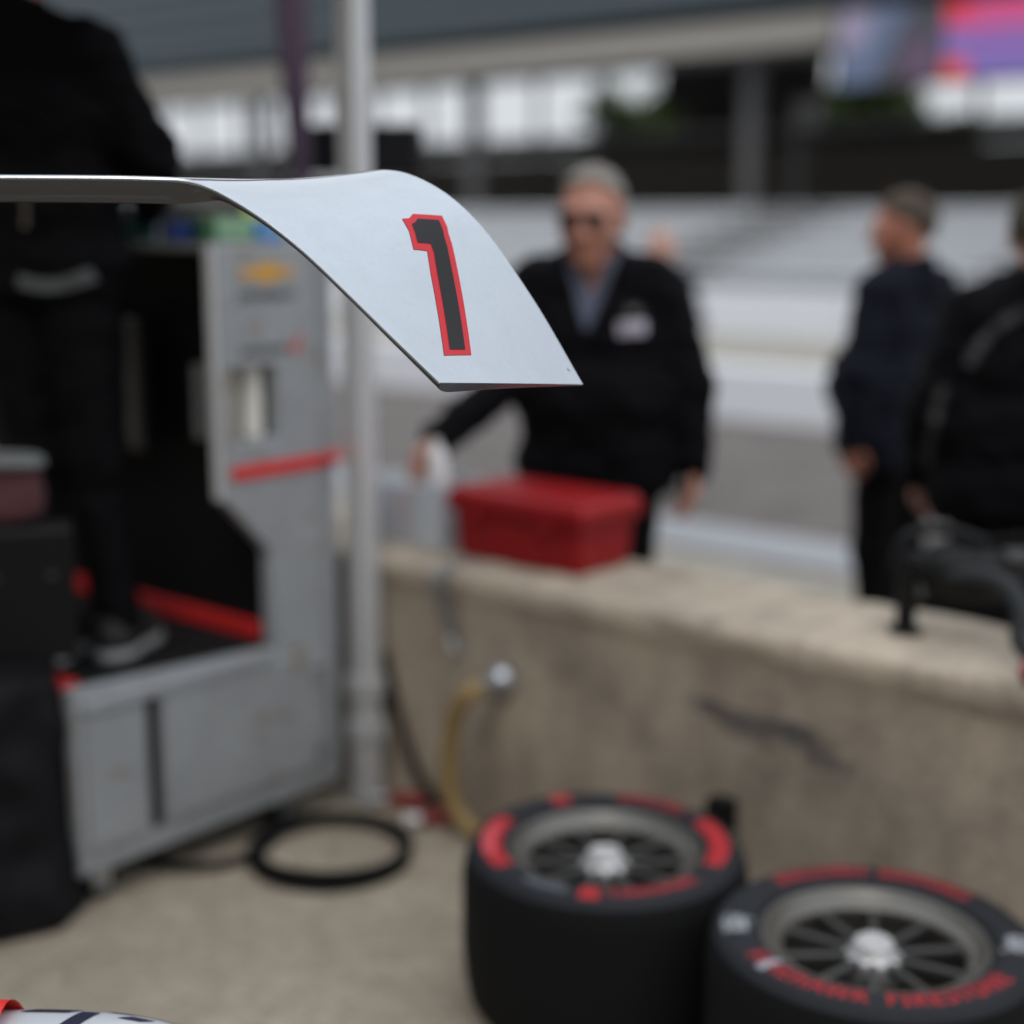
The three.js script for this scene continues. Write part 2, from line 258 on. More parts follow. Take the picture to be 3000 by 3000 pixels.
// trees behind the grandstand
{
  const tree = (x, z, h, r, seed, label, m) => {
    const t = thing('tree', label, 'tree', [x, 0, z], 0, 'trees behind the grandstand'); const q = rng(seed);
    const limbs = [tube([[0, -0.1, 0], [0.1, h * 0.3, 0], [0, h * 0.6, 0.1], [0.1, h * 0.9, 0]], 0.16, 12, 7)];
    const tips = [];
    for (let k = 0; k < 11; k++) { const a = q() * TAU, y0 = h * (0.28 + 0.5 * q()), l = r * (0.5 + 0.5 * q()); const e = [Math.cos(a) * l, y0 + l * 0.7, Math.sin(a) * l]; limbs.push(tube([[0.05, y0, 0], [e[0] * 0.5, y0 + l * 0.42, e[2] * 0.5], e], 0.05, 6, 5)); tips.push(e); tips.push([e[0] * 0.6, y0 + l * 0.5, e[2] * 0.6]); }
    part('trunk', join(limbs), mat.bark, t);
    const leaves = []; const o = V(), e = new THREE.Euler(), base = new THREE.PlaneGeometry(0.3, 0.2);
    for (let k = 0; k < 4200; k++) { const c = tips[(q() * tips.length) | 0]; const s = r * 0.33; o.set(c[0] + (q() + q() + q() - 1.5) * s, c[1] + (q() + q() + q() - 1.5) * s * 0.8, c[2] + (q() + q() + q() - 1.5) * s); e.set(q() * 3, q() * 6, q() * 3); const g = base.clone(); g.applyMatrix4(new THREE.Matrix4().makeRotationFromEuler(e).setPosition(o)); leaves.push(g); }
    part('crown', join(leaves), m, t);
  };
  tree(-30.2, -43.5, 6.6, 2.6, 3, 'green tree seen just left of the dark stair tower', mat.leaf);
  tree(-22.3, -43.5, 6.0, 2.7, 4, 'green tree seen just right of the dark stair tower', mat.leaf);
  tree(-19.6, -42.5, 5.0, 2.0, 5, 'lower dark tree below the left end of the video board', mat.leafDark);
}

// ------------------------------------------------------------------ the wing with the number, and the rack it rests on
const wingNear = [[-1.8576, 1.7612, -0.7058], [-1.7224, 1.7569, -0.8381], [-1.5942, 1.7549, -0.9651], [-1.5298, 1.7546, -1.0297], [-1.4781, 1.7536, -1.0821], [-1.4483, 1.7512, -1.1132], [-1.4272, 1.7427, -1.1354], [-1.4034, 1.7267, -1.1552], [-1.3729, 1.7025, -1.1773], [-1.3345, 1.6677, -1.2005], [-1.2897, 1.6205, -1.2259], [-1.2391, 1.5659, -1.2542], [-1.1887, 1.5125, -1.2828]].map((p) => V(...p));
const wingFar = [[-1.9082, 1.7506, -0.9068], [-1.7507, 1.7516, -1.0592], [-1.6338, 1.7533, -1.171], [-1.5576, 1.7522, -1.248], [-1.5123, 1.7504, -1.2988], [-1.4776, 1.7527, -1.3418], [-1.4451, 1.7618, -1.3781], [-1.42, 1.7681, -1.4074], [-1.3937, 1.7656, -1.4355], [-1.3532, 1.7435, -1.4638], [-1.3068, 1.7021, -1.4854], [-1.2344, 1.6018, -1.5136], [-1.1664, 1.4911, -1.5355]].map((p) => V(...p));
const cN = new THREE.CatmullRomCurve3(wingNear, false, 'centripetal'), cF = new THREE.CatmullRomCurve3(wingFar, false, 'centripetal');
const wingS = (u, v) => { // u along the span (0 inboard, 1 tip), v along the chord (0 leading edge, 1 trailing edge)
  const a = cN.getPoint(Math.min(1, Math.max(0, u))), b = cF.getPoint(Math.min(1, Math.max(0, u))), p = a.lerp(b, v);
  const e = Math.max(0, Math.min(1, (u - 0.42) / 0.3)); p.y += 0.010 * Math.sin(Math.PI * v) * (1 - e) * 0.2; p.x -= 0.004 * Math.sin(Math.PI * v) * e; return p;
};
const wingN = (u, v) => { const h = 2e-3, a = wingS(u + (u < 0.99 ? h : 0), v).sub(wingS(u - (u < 0.99 ? 0 : h), v)), b = wingS(u, Math.min(1, v + 0.02)).sub(wingS(u, Math.min(1, v + 0.02) - 0.04)); const n = a.cross(b).normalize(); return n.y < 0 && u < 0.4 ? n.negate() : n; };
const nSign = wingN(0.9, 0.5).dot(V(1, 0.6, 0.8)) > 0 ? 1 : -1;
const WN = (u, v) => wingN(u, v).multiplyScalar(u < 0.4 ? 1 : nSign);
const thick = (u) => { const e = Math.max(0, Math.min(1, (u - 0.36) / 0.2)), k = e * e * (3 - 2 * e); return 0.032 * (1 - k) + 0.019 * k; };
const nose = (v) => (v < 0.13 ? Math.sqrt(Math.max(0, 1 - (1 - v / 0.13) ** 2)) : 1 - 0.8 * (v - 0.13) / 0.87);
function gridGeo(nu, nv, f) {
  const pos = [], uv = [], idx = []; for (let i = 0; i <= nu; i++) for (let j = 0; j <= nv; j++) { const p = f(i / nu, j / nv); pos.push(p.x, p.y, p.z); uv.push(i / nu, j / nv); }
  for (let i = 0; i < nu; i++) for (let j = 0; j < nv; j++) { const a = i * (nv + 1) + j, b = a + nv + 1; idx.push(a, b, a + 1, b, b + 1, a + 1); }
  const g = new THREE.BufferGeometry(); g.setAttribute('position', new THREE.Float32BufferAttribute(pos, 3)); g.setAttribute('uv', new THREE.Float32BufferAttribute(uv, 2)); g.setIndex(idx); g.computeVertexNormals(); return g;
}
const wingBase = V(-1.55, 1.72, -1.15);
{
  const w = thing('race_car_wing', 'glossy white racing wing with down-curved tip carrying a black number one', 'wing', wingBase.toArray());
  const rel = (p) => p.sub(wingBase);
  const under = (u, v) => wingS(u, v).addScaledVector(WN(u, v), -thick(u) * nose(v));
  // upper skin wraps a little round the leading edge
  const skin = gridGeo(150, 44, (u, t) => { const tb = t * 1.02 - 0.02; return rel(tb >= 0 ? wingS(u, tb) : under(u, -tb * 0.08)); });
  mat.wingWhite.side = THREE.DoubleSide; mat.carbon.side = THREE.DoubleSide;
  part('upper_skin', skin, mat.wingWhite, w);
  const low = gridGeo(150, 40, (u, t) => rel(under(u, 0.0016 + 0.9984 * t * t))); part('underside', low, mat.carbon, w).userData.label = 'dark carbon underside of the wing';
  part('trailing_edge', gridGeo(150, 2, (u, t) => { const a = wingS(u, 1), b = under(u, 1); return rel(a.lerp(b, t)); }), mat.carbon, w);
  part('tip_edge', gridGeo(40, 2, (v, t) => { const a = wingS(1, v), b = under(1, v); return rel(a.lerp(b, t)); }), mat.wingWhite, w);
  part('root_edge', gridGeo(40, 2, (v, t) => { const a = wingS(0, v), b = under(0, v); return rel(a.lerp(b, t)); }), mat.carbon, w);
  // the number: red vinyl with a black figure on it, cut in the surface's own (span, chord) measure
  const OUT = /*OUT*/[[0.774, 0.6337], [0.7787, 0.6691], [0.7742, 0.7112], [0.8, 0.8436], [0.8207, 0.8127], [0.8434, 0.7551], [0.8608, 0.6993], [0.9621, 0.3647], [0.958, 0.1927], [0.8622, 0.5069], [0.8387, 0.5908], [0.829, 0.5291], [0.799, 0.5997]]/*OUT*/, INN = /*INN*/[[0.7904, 0.6485], [0.7902, 0.6741], [0.7863, 0.7068], [0.8049, 0.8029], [0.8237, 0.7699], [0.8431, 0.7182], [0.8584, 0.667], [0.9545, 0.3511], [0.9514, 0.256], [0.8649, 0.5413], [0.843, 0.619], [0.8327, 0.6419], [0.8224, 0.5815], [0.8029, 0.6261]]/*INN*/;
  const decal = (poly, lift) => {
    let g = new THREE.ShapeGeometry(new THREE.Shape(poly.map((p) => new THREE.Vector2(...p)))).toNonIndexed();
    g.deleteAttribute('normal'); g = new TessellateModifier(0.018, 7).modify(g);
    const p = g.attributes.position, nn = new Float32Array(p.count * 3);
    for (let i = 0; i < p.count; i++) { const u = p.getX(i), v = p.getY(i), n = WN(u, v), q = rel(wingS(u, v)).addScaledVector(n, lift); p.setXYZ(i, q.x, q.y, q.z); nn.set([n.x, n.y, n.z], i * 3); }
    g.setAttribute('normal', new THREE.BufferAttribute(nn, 3)); return g;
  };
  mat.vinylRed.side = mat.vinylBlack.side = THREE.DoubleSide;
  part('number_outline', decal(OUT, 0.0006), mat.vinylRed, w).userData.label = 'red outline of the number one';
  part('number', decal(INN, 0.0012), mat.vinylBlack, w).userData.label = 'black number one';
  if (globalThis.DUMP) { const o = []; for (let i = 0; i <= 56; i++) for (let j = 0; j <= 40; j++) { const u = 0.44 + 0.56 * i / 56, v = j / 40, p = wingS(u, v); o.push([u, v, p.x, p.y, p.z].map((q) => q.toFixed(4)).join(' ')); } console.log(o.join('\n')); }
  for (const [u, v] of [[0.985, 0.965]]) { const g = cyl(0.0035, 0.003, 0.0012, 0, 0, 0, 14); const n = WN(u, v), q = rel(wingS(u, v)).addScaledVector(n, 0.0004); g.applyQuaternion(new THREE.Quaternion().setFromUnitVectors(V(0, 1, 0), n)); g.translate(q.x, q.y, q.z); part('rivet', g, mat.silver, w); }
}
const YAW = 40 * D2R;
{ // black tube rack just left of the frame: it carries the wing and the nose panel (local x right, -z away)
  const r = thing('wing_rack', 'black steel tube rack holding the white wing and nose panel', 'rack', [0, 0, 0], YAW);
  const posts = [[-0.86, -1.52], [-0.86, -1.84], [-1.28, -1.52], [-1.28, -1.84]];
  for (const [x, z] of posts) { part('post', bar([x, 0.03, z], [x, 1.70, z], 0.016), mat.black, r); part('foot', cyl(0.03, 0.026, 0.03, x, 0.015, z, 16), mat.rubber, r); }
  for (const z of [-1.52, -1.84]) { part('shelf_bar', bar([-1.28, 0.50, z < -1.7 ? -1.80 : z], [-0.30, 0.50, z < -1.7 ? -1.80 : z], 0.014), mat.black, r); part('top_bar', bar([-1.28, 1.70, z], [-0.86, 1.70, z], 0.016), mat.black, r); }
  for (const x of [-0.86, -1.28]) { part('top_bar', bar([x, 1.70, -1.52], [x, 1.70, -1.84], 0.016), mat.black, r); part('cross_bar', bar([x, 0.50, -1.52], [x, 0.50, -1.84], 0.014), mat.black, r); }
  part('rest_pad', rbox(0.09, 0.02, 0.16, -0.9, 1.720, -1.74, 0.006), mat.rubber, r);
}
{ // white nose panel with navy marks on the lower bars
  const n = thing('nose_panel', 'white car nose panel with navy markings at the bottom left corner', 'body panel', [0, 0, 0], YAW);
  const sec = (x) => 0.17 * Math.pow(Math.max(0, 1 - Math.pow(Math.abs(x) / 0.30, 3.2)), 1 / 3.2);
  const f = (a, t, lift = 0) => { const x = -0.30 + 0.6 * a, edge = 1 - Math.pow(Math.abs(2 * t - 1), 6) * 0.14; return V(-0.675 + x * (0.97 + 0.03 * edge), 0.472 + (sec(x * 0.999) + lift) * edge + 0.044, -1.46 - 0.34 * t); };
  const shell = gridGeo(70, 24, (a, t) => f(0.5 - 0.5 * Math.cos(Math.PI * a), t)); const mw = P([0.56, 0.59, 0.64], 0.3, { clearcoat: 0.5, clearcoatRoughness: 0.12, side: THREE.DoubleSide }); part('shell', shell, mw, n);
  part('rim', tube(Array.from({ length: 41 }, (_, i) => { const p = f(0.5 - 0.5 * Math.cos(Math.PI * i / 40), 1); return [p.x, p.y - 0.002, p.z]; }), 0.003, 80, 8), mat.carbon, n).userData.label = 'dark rubber edge of the nose panel';
  const mark = (a0, a1, t0, t1) => part('stripe', gridGeo(14, 4, (a, t) => f(a0 + (a1 - a0) * a + 0.03 * t, t0 + (t1 - t0) * t, 0.0012)), mat.navy, n);
  mat.navy.side = THREE.DoubleSide; mark(0.545, 0.65, 0.90, 0.95); mark(0.65, 0.69, 0.78, 0.92); mark(0.73, 0.78, 0.95, 0.985); mark(0.76, 0.81, 0.88, 0.92); mark(0.81, 0.835, 0.76, 0.88);
  const rc = part('red_tape', gridGeo(8, 8, (a, t) => f(0.44 + 0.095 * a, 0.62 + 0.38 * t, 0.0015 + 0.024 * Math.sin(Math.PI * t))), P([0.75, 0.03, 0.02], 0.4, { side: THREE.DoubleSide }), n);
  part('foot_block', rbox(0.5, 0.016, 0.05, -0.675, 0.5215, -1.52, 0.005), mat.black, n); part('foot_block', rbox(0.5, 0.016, 0.05, -0.675, 0.5215, -1.79, 0.005), mat.black, n);
}

// ------------------------------------------------------------------ timing cart
const font = await new FontLoader().loadAsync('fonts/droid/droid_sans_bold.typeface.json');
{
  const cart = thing('timing_cart', 'grey wheeled pit timing cart with cut-out side panel beside the wall', 'cart', [-3.0, 0, 0]);
  // side panel outline, a = distance towards the wall, drawn in (a, y), extruded along x
  const s = new THREE.Shape(); [[1.915, 0.10], [2.755, 0.10], [2.755, 1.648], [2.405, 1.648], [2.405, 0.985], [2.555, 0.825], [2.555, 0.548], [1.915, 0.585]].forEach((p, i) => (i ? s.lineTo(...p) : s.moveTo(...p)));
  const hole = new THREE.Path(); [[2.445, 1.135], [2.595, 1.135], [2.595, 1.325], [2.445, 1.325]].forEach((p, i) => (i ? hole.lineTo(...p) : hole.moveTo(...p))); s.holes.push(hole);
  const ext = () => { const g = new THREE.ExtrudeGeometry(s, { depth: 0.03, bevelEnabled: true, bevelThickness: 0.008, bevelSize: 0.008, bevelOffset: -0.008, bevelSegments: 3, curveSegments: 6 }); g.rotateY(Math.PI / 2); return metreUV(g); };
  // after rotateY(+90) shape x -> -z, extrusion z -> +x
  part('side_panel', ext().translate(-0.038, 0, 0), mat.cartPaint, cart);
  part('side_panel', ext().translate(-2.1, 0, 0), mat.cartPaint, cart);
  const cs = new THREE.Shape(); cs.moveTo(-0.1, 0); cs.lineTo(0, 0); cs.absarc(-0.1, 0, 0.1, 0, Math.PI / 2, false); cs.lineTo(-0.1, 0); // quarter round towards the wall
  const cg = new THREE.ExtrudeGeometry(cs, { depth: 1.545, bevelEnabled: false, curveSegments: 10 }); cg.rotateX(-Math.PI / 2); cg.translate(-0.002, 0.102, -2.757); part('corner_post', metreUV(cg), mat.cartPaint, cart);
  part('pocket', rbox(0.02, 0.2, 0.16, -0.15, 1.23, -2.52, 0.003), mat.greyTrim, cart);
  part('body', rbox(2.04, 0.44, 0.85, -1.06, 0.325, -2.335, 0.01), mat.cartBlack, cart);
  part('cabinet', rbox(2.04, 1.07, 0.19, -1.06, 1.09, -2.675, 0.01), mat.cartBlack, cart);
  part('platform', rbox(2.03, 0.02, 0.63, -1.06, 0.555, -2.24, 0.004), mat.rubberMat, cart);
  part('kick_strip', rbox(2.0, 0.045, 0.02, -1.06, 0.59, -2.555, 0.004), mat.red, cart).userData.label = 'red strip at the back of the platform';
  part('nosing', rbox(2.0, 0.035, 0.05, -1.06, 0.572, -1.95, 0.006), mat.red, cart).userData.label = 'red nosing on the edge of the platform';
  // raised red band across the column
  part('red_band', join([rbox(0.006, 0.036, 0.325, 0.0045, 1.052, -2.5925, 0.002), tube([[0.004, 1.052, -2.757], [-0.004, 1.052, -2.795], [-0.032, 1.052, -2.829], [-0.07, 1.052, -2.852], [-0.1, 1.052, -2.858]], 0.0175, 14, 8)]), mat.red, cart).userData.label = 'red band round the column of the cart';
  // base: overlaid door with dark gaps, top rail, bottom rail
  part('door', rbox(0.014, 0.345, 0.565, 0.006, 0.345, -2.455, 0.006), mat.cartPaint, cart);
  part('door_gap', rbox(0.004, 0.36, 0.034, 0.0015, 0.345, -2.145, 0.001), mat.darkSteel, cart);
  part('front_panel', rbox(0.012, 0.35, 0.17, 0.005, 0.34, -2.025, 0.005), mat.cartPaint, cart);
  part('top_rail', rbox(0.022, 0.035, 0.60, 0.009, 0.535, -2.235, 0.006).rotateX(-0.0), mat.cartPaint, cart);
  part('edge_trim', rbox(0.03, 0.66, 0.012, -0.02, 1.315, -2.400, 0.003), mat.aluPost, cart);
  for (const [y, z] of [[0.23, -2.70], [0.45, -2.70]]) part('hinge', rbox(0.012, 0.05, 0.03, 0.016, y, z, 0.003), mat.silver, cart);
  for (const [x, z] of [[-0.07, -2.0], [-0.07, -2.62], [-2.0, -2.0], [-2.0, -2.62]]) { // casters
    const c = part('caster', join([rbox(0.1, 0.012, 0.09, x, 0.094, z, 0.003), rbox(0.006, 0.06, 0.05, x + 0.025, 0.06, z, 0.002), rbox(0.006, 0.06, 0.05, x - 0.025, 0.06, z, 0.002)]), mat.silver, cart);
    const wg = cyl(0.038, 0.038, 0.036, 0, 0, 0, 24); wg.rotateZ(Math.PI / 2); wg.translate(x, 0.039, z); part('wheel', wg, mat.rubber, c);
  }
  // emblem and lettering on the column
  const onPanel = (g, a, y, lift = 0.0015) => { g.rotateY(Math.PI / 2); g.translate(lift, y, -a); return g; };
  const bow = (k) => { const b = new THREE.Shape(); [[-0.098, -0.016], [-0.036, -0.016], [-0.042, -0.033], [0.03, -0.033], [0.036, -0.016], [0.098, -0.016], [0.098 - 0.008, 0.016], [0.042, 0.016], [0.036, 0.033], [-0.03, 0.033], [-0.036, 0.016], [-0.09, 0.016]].forEach((p, i) => { const q = [p[0] * (k ? 0.93 : 1), p[1] * (k ? 0.78 : 1)]; i ? b.lineTo(...q) : b.moveTo(...q); }); return new THREE.ExtrudeGeometry(b, { depth: k ? 0.004 : 0.003, bevelEnabled: false }); };
  const em = part('emblem', onPanel(bow(0), 2.57, 1.572), mat.silver, cart); part('emblem_face', onPanel(bow(1), 2.57, 1.572), mat.gold, em);
  const word = (str, size, a, y, m, wide) => { const g = new TextGeometry(str, { font, size, depth: 0.002, curveSegments: 3, bevelEnabled: false }); g.computeBoundingBox(); const w = g.boundingBox.max.x - g.boundingBox.min.x; g.translate(-g.boundingBox.min.x - w / 2, -size / 2, 0); g.scale(wide / w, 1, 1); return part('lettering', onPanel(g, a, y), m, cart); };
  word('CHEVROLET', 0.021, 2.57, 1.512, mat.ink, 0.2);
  word('verizon', 0.026, 2.552, 1.372, mat.ink, 0.155);
  const ck = new THREE.Shape(); [[-0.022, 0.004], [-0.012, 0.004], [-0.005, -0.010], [0.018, 0.030], [0.026, 0.030], [-0.004, -0.026], [-0.008, -0.026]].forEach((p, i) => (i ? ck.lineTo(...p) : ck.moveTo(...p)));
  part('check_mark', onPanel(new THREE.ExtrudeGeometry(ck, { depth: 0.002, bevelEnabled: false }), 2.665, 1.376), mat.red, cart);
  // upright post towards the wall and a canopy overhead, out of the picture
  const post = part('upright_post', join([rbox(0.07, 2.72, 0.07, 0.0, 1.37, -2.902, 0.01), rbox(0.004, 2.6, 0.014, 0.0365, 1.4, -2.902, 0.001)]), mat.aluPost, cart);
  part('bracket', rbox(0.085, 0.06, 0.085, 0.0, 0.36, -2.903, 0.006), mat.aluPost, post); part('bracket', rbox(0.085, 0.06, 0.085, 0.0, 0.22, -2.903, 0.006), mat.aluPost, post); part('base_plate', rbox(0.12, 0.012, 0.10, 0.0, 0.008, -2.90, 0.002), mat.silver, post);
  part('upright_post', rbox(0.1, 2.72, 0.1, -2.16, 1.37, -2.905, 0.012), mat.aluPost, cart);
  part('canopy', rbox(2.5, 0.05, 1.55, -1.05, 2.755, -2.28, 0.02), mat.nylonBlack, cart);
  part('cabinet_top', rbox(2.06, 0.022, 0.36, -1.06, 1.640, -2.585, 0.004), mat.greyTrim, cart);
  const mon = part('monitor', rbox(0.62, 0.38, 0.05, -0.75, 1.25, -2.50, 0.012), mat.blackGloss, cart); part('monitor_screen', rbox(0.58, 0.34, 0.004, -0.75, 1.25, -2.474, 0.001), P([0.006, 0.007, 0.009], 0.15), mon);
}
{ // two white rolls standing in the pocket of the cart's column
  for (const [z, r, c, h, l] of [[-2.555, 0.030, [0.74, 0.73, 0.69], 0.185, 'white paper roll in the pocket of the grey cart, nearer the wall'], [-2.478, 0.026, [0.42, 0.40, 0.35], 0.17, 'dull cream tube in the pocket of the grey cart beside the white roll']]) {
    const t = thing('paper_roll', l, 'roll', [-3.062, 1.1355, z], 0, 'rolls in the cart pocket');
    part('roll', lathe([[0.008, 0], [r - 0.003, 0], [r, 0.003], [r, h - 0.003], [r - 0.003, h], [0.008, h], [0.008, 0]], 30), M(c, 0.8), t);
    part('core', cyl(0.0075, 0.0075, h + 0.004, 0, h / 2, 0, 14), mat.black, t);
  }
}
{ // packets on top of the cart
  const pk = (name, label, x, z, w, h, d, m, turn, cat = 'packet') => { const t = thing(name, label, cat, [x, 1.651, z], turn); part('carton', rbox(w, h, d, 0, h / 2, 0, 0.006), m, t); return t; };
  let t = pk('snack_packet', 'pale green packet on top of the cart, next to the blue one', -3.10, -2.52, 0.13, 0.062, 0.09, P([0.20, 0.36, 0.24], 0.35), 1.3); part('dark_flap', rbox(0.04, 0.064, 0.092, -0.062, 0.032, 0, 0.004), P([0.01, 0.07, 0.025], 0.4), t);
  t = pk('snack_packet', 'bright blue packet on top of the cart under the wing', -3.09, -2.645, 0.09, 0.058, 0.08, P([0.03, 0.22, 0.68], 0.35), 1.45); part('pale_label', rbox(0.07, 0.02, 0.002, 0, 0.03, 0.041, 0.0008), P([0.25, 0.40, 0.48], 0.4), t);
  t = pk('label_card', 'lime yellow card with dark marks leaning at the end of the cart top', -3.14, -2.70, 0.15, 0.105, 0.02, P([0.52, 0.62, 0.12], 0.4), 1.5, 'card');
  for (const [x, y, w, r] of [[-0.02, 0.06, 0.05, 0.5], [0.03, 0.05, 0.06, -0.6], [0.05, 0.03, 0.035, 0.9], [-0.045, 0.035, 0.03, -0.4]]) { const g = rbox(w, 0.007, 0.002, 0, 0, 0, 0.0008); g.rotateZ(r); g.translate(x, y, 0.0108); part('mark', g, mat.navy, t); }
  t = pk('drink_carton', 'dark blue carton at the open end of the cart top', -3.16, -2.435, 0.06, 0.05, 0.06, P([0.012, 0.035, 0.17], 0.35), 0.3);
  t = pk('drink_carton', 'pale blue and green carton farther along the cart top', -3.42, -2.49, 0.10, 0.075, 0.06, P([0.16, 0.25, 0.36], 0.35), 0.6); part('green_panel', rbox(0.07, 0.028, 0.003, 0, 0.022, 0.0305, 0.001), P([0.02, 0.12, 0.06], 0.4), t);
  t = thing('clipboard', 'dark board with a cream scribble behind the packets', 'board', [-3.26, 1.651, -2.64], 1.15);
  part('board', rbox(0.34, 0.10, 0.012, 0, 0.05, 0, 0.003), M([0.03, 0.03, 0.033], 0.5), t); part('pale_edge', rbox(0.34, 0.026, 0.014, 0, 0.108, 0, 0.003), M([0.22, 0.21, 0.2], 0.6), t);
  part('scribble', tube(Array.from({ length: 25 }, (_, i) => [-0.06 + i * 0.0052, 0.072 + 0.006 * Math.sin(i * 1.9) + 0.003 * Math.sin(i * 0.7), 0.007]), 0.0016, 120, 5), M([0.6, 0.58, 0.48], 0.6), t);
}
{ // black draped crate at the cart's near end, flat case and bag on it
  const t = thing('draped_crate', 'crate under a black fabric cover at the left edge', 'crate', [-3.32, 0, -1.54]);
  const fold = (a, y) => 0.022 * Math.sin(a * 38 + 2 * noise3(a * 5, y * 2, 1)) * (1 - y) * 0.8 + 0.02 * noise3(a * 6, y * 3.5, 4) + 0.035 * (1 - y);
  const pts = (k) => { const q = (k % 1 + 1) % 1 * 4, s = Math.floor(q), f = q - s, hx = 0.29, hz = 0.36; return s === 0 ? [hx, hz - 2 * hz * f, 1, 0] : s === 1 ? [hx - 2 * hx * f, -hz, 0, -1] : s === 2 ? [-hx, -hz + 2 * hz * f, -1, 0] : [-hx + 2 * hx * f, hz, 0, 1]; };
  const cov = gridGeo(220, 26, (a, y) => { const [x, z, nx, nz] = pts(a), d = fold(a * 2.6, y) - (y > 0.94 ? (y - 0.94) * 0.4 : 0); return V(x + nx * d, 0.012 + 0.648 * y, z + nz * d); });
  part('cover', cov, P([0.005, 0.0052, 0.0075], 0.7, { specularIntensity: 0.4, side: THREE.DoubleSide, bumpMap: rep(bumpCloth, 12, 3), bumpScale: 0.001 }), t);
  part('top', rbox(0.58, 0.02, 0.73, 0, 0.652, 0, 0.006), mat.nylonBlack, t);
  const dir = V(0.57, 0, -0.82), c = thing('equipment_case', 'flat black case with pale top edge standing on the draped crate', 'case', [-3.20, 0.662, -1.775], Math.atan2(0.82, 0.57));
  part('shell', rbox(0.5, 0.315, 0.12, 0, 0.1575, 0, 0.006), mat.black, c); part('top_edge', rbox(0.5, 0.011, 0.02, 0, 0.3165, 0.052, 0.003), mat.blackGloss, c); part('lid', rbox(0.49, 0.006, 0.09, 0, 0.317, -0.012, 0.002), mat.darkSteel, c);
  for (const x of [0.07, 0.2]) part('latch', rbox(0.022, 0.014, 0.008, x, 0.21, 0.063, 0.003), mat.strapDark, c);
  const b = thing('soft_bag', 'maroon soft bag with grey rim lying on the flat black case', 'bag', [-3.235, 0.9825, -1.795], Math.atan2(0.82, 0.57));
  const bg = gridGeo(40, 30, (u, v) => { const a = u * TAU, e = (v - 0.5) * Math.PI, c1 = Math.sign(Math.cos(e)) * Math.abs(Math.cos(e)) ** 0.4, s1 = Math.sign(Math.sin(e)) * Math.abs(Math.sin(e)) ** 0.55, ca = Math.sign(Math.cos(a)) * Math.abs(Math.cos(a)) ** 0.5, sa = Math.sign(Math.sin(a)) * Math.abs(Math.sin(a)) ** 0.5; const w = 1 + 0.05 * noise3(ca * 2, s1 * 2, sa * 2); return V(0.19 * c1 * ca * w, 0.075 + 0.075 * s1, 0.055 * c1 * sa * w); });
  mat.maroon.side = THREE.DoubleSide; part('bag_body', bg, mat.maroon, b); part('rim', tube([[-0.18, 0.155, 0.05], [0, 0.16, 0.058], [0.17, 0.152, 0.05], [0.19, 0.148, 0], [0.17, 0.152, -0.05], [0, 0.16, -0.058], [-0.18, 0.155, -0.05], [-0.195, 0.15, 0]], 0.013, 60, 8, true), mat.greyTrim, b);
  part('handle', tube([[-0.09, 0.16, 0.0], [-0.07, 0.20, 0], [0.07, 0.20, 0], [0.09, 0.16, 0]], 0.008, 20, 8), mat.greyTrim, b);
}

// ------------------------------------------------------------------ racing tyres lying on the ground
function tyreTexture(kind) {
  const c = document.createElement('canvas'); c.width = 2048; c.height = 128; const g = c.getContext('2d');
  g.fillStyle = '#1d2026'; g.fillRect(0, 0, 2048, 128); const r = rng(kind + 40);
  for (let i = 0; i < 5000; i++) { const v = 22 + r() * 22; g.fillStyle = `rgba(${v},${v + 2},${v + 6},0.35)`; g.fillRect(r() * 2048, r() * 128, 2 + r() * 7, 1 + r() * 2); }
  const txt = (s, deg0, size, col, span) => [-360, 0, 360].forEach((off) => { const deg = deg0 + off; g.save(); g.translate(deg / 360 * 2048, 66); g.fillStyle = col; g.font = `bold ${size}px sans-serif`; g.textAlign = 'center'; g.textBaseline = 'middle'; const w = g.measureText(s).width; g.scale(span / 360 * 2048 / w, 1); g.fillText(s, 0, 0); g.restore(); });
  const band = (d0, d1, y0, y1, col) => { g.fillStyle = col; g.fillRect(d0 / 360 * 2048, y0, (d1 - d0) / 360 * 2048, y1 - y0); };
  const red = '#a5242b';
  if (kind === 0) { // broad red band segments and small lettering
    band(60, 116, 42, 80, red); band(240, 300, 42, 82, red); txt('Firestone', 268, 40, '#d0626a', 34);
    txt('FIREHAWK', 20, 44, red, 44); txt('Firestone', 328, 40, '#70747c', 22); band(345, 354, 44, 92, red); txt('FIREHAWK', 150, 44, red, 40); band(196, 206, 46, 84, red);
  } else {
    txt('FIREHAWK  FIRESTONE', 20, 48, red, 118); txt('FIREHAWK  FIRESTONE', 200, 46, red, 96); txt('Firestone', 296, 80, '#b4b8bf', 14); txt('Firestone', 108, 80, '#b4b8bf', 14); band(330, 334, 40, 90, '#8f99a2');
  }
  const t = new THREE.CanvasTexture(c); t.colorSpace = THREE.SRGBColorSpace; t.wrapS = THREE.RepeatWrapping; return t;
}
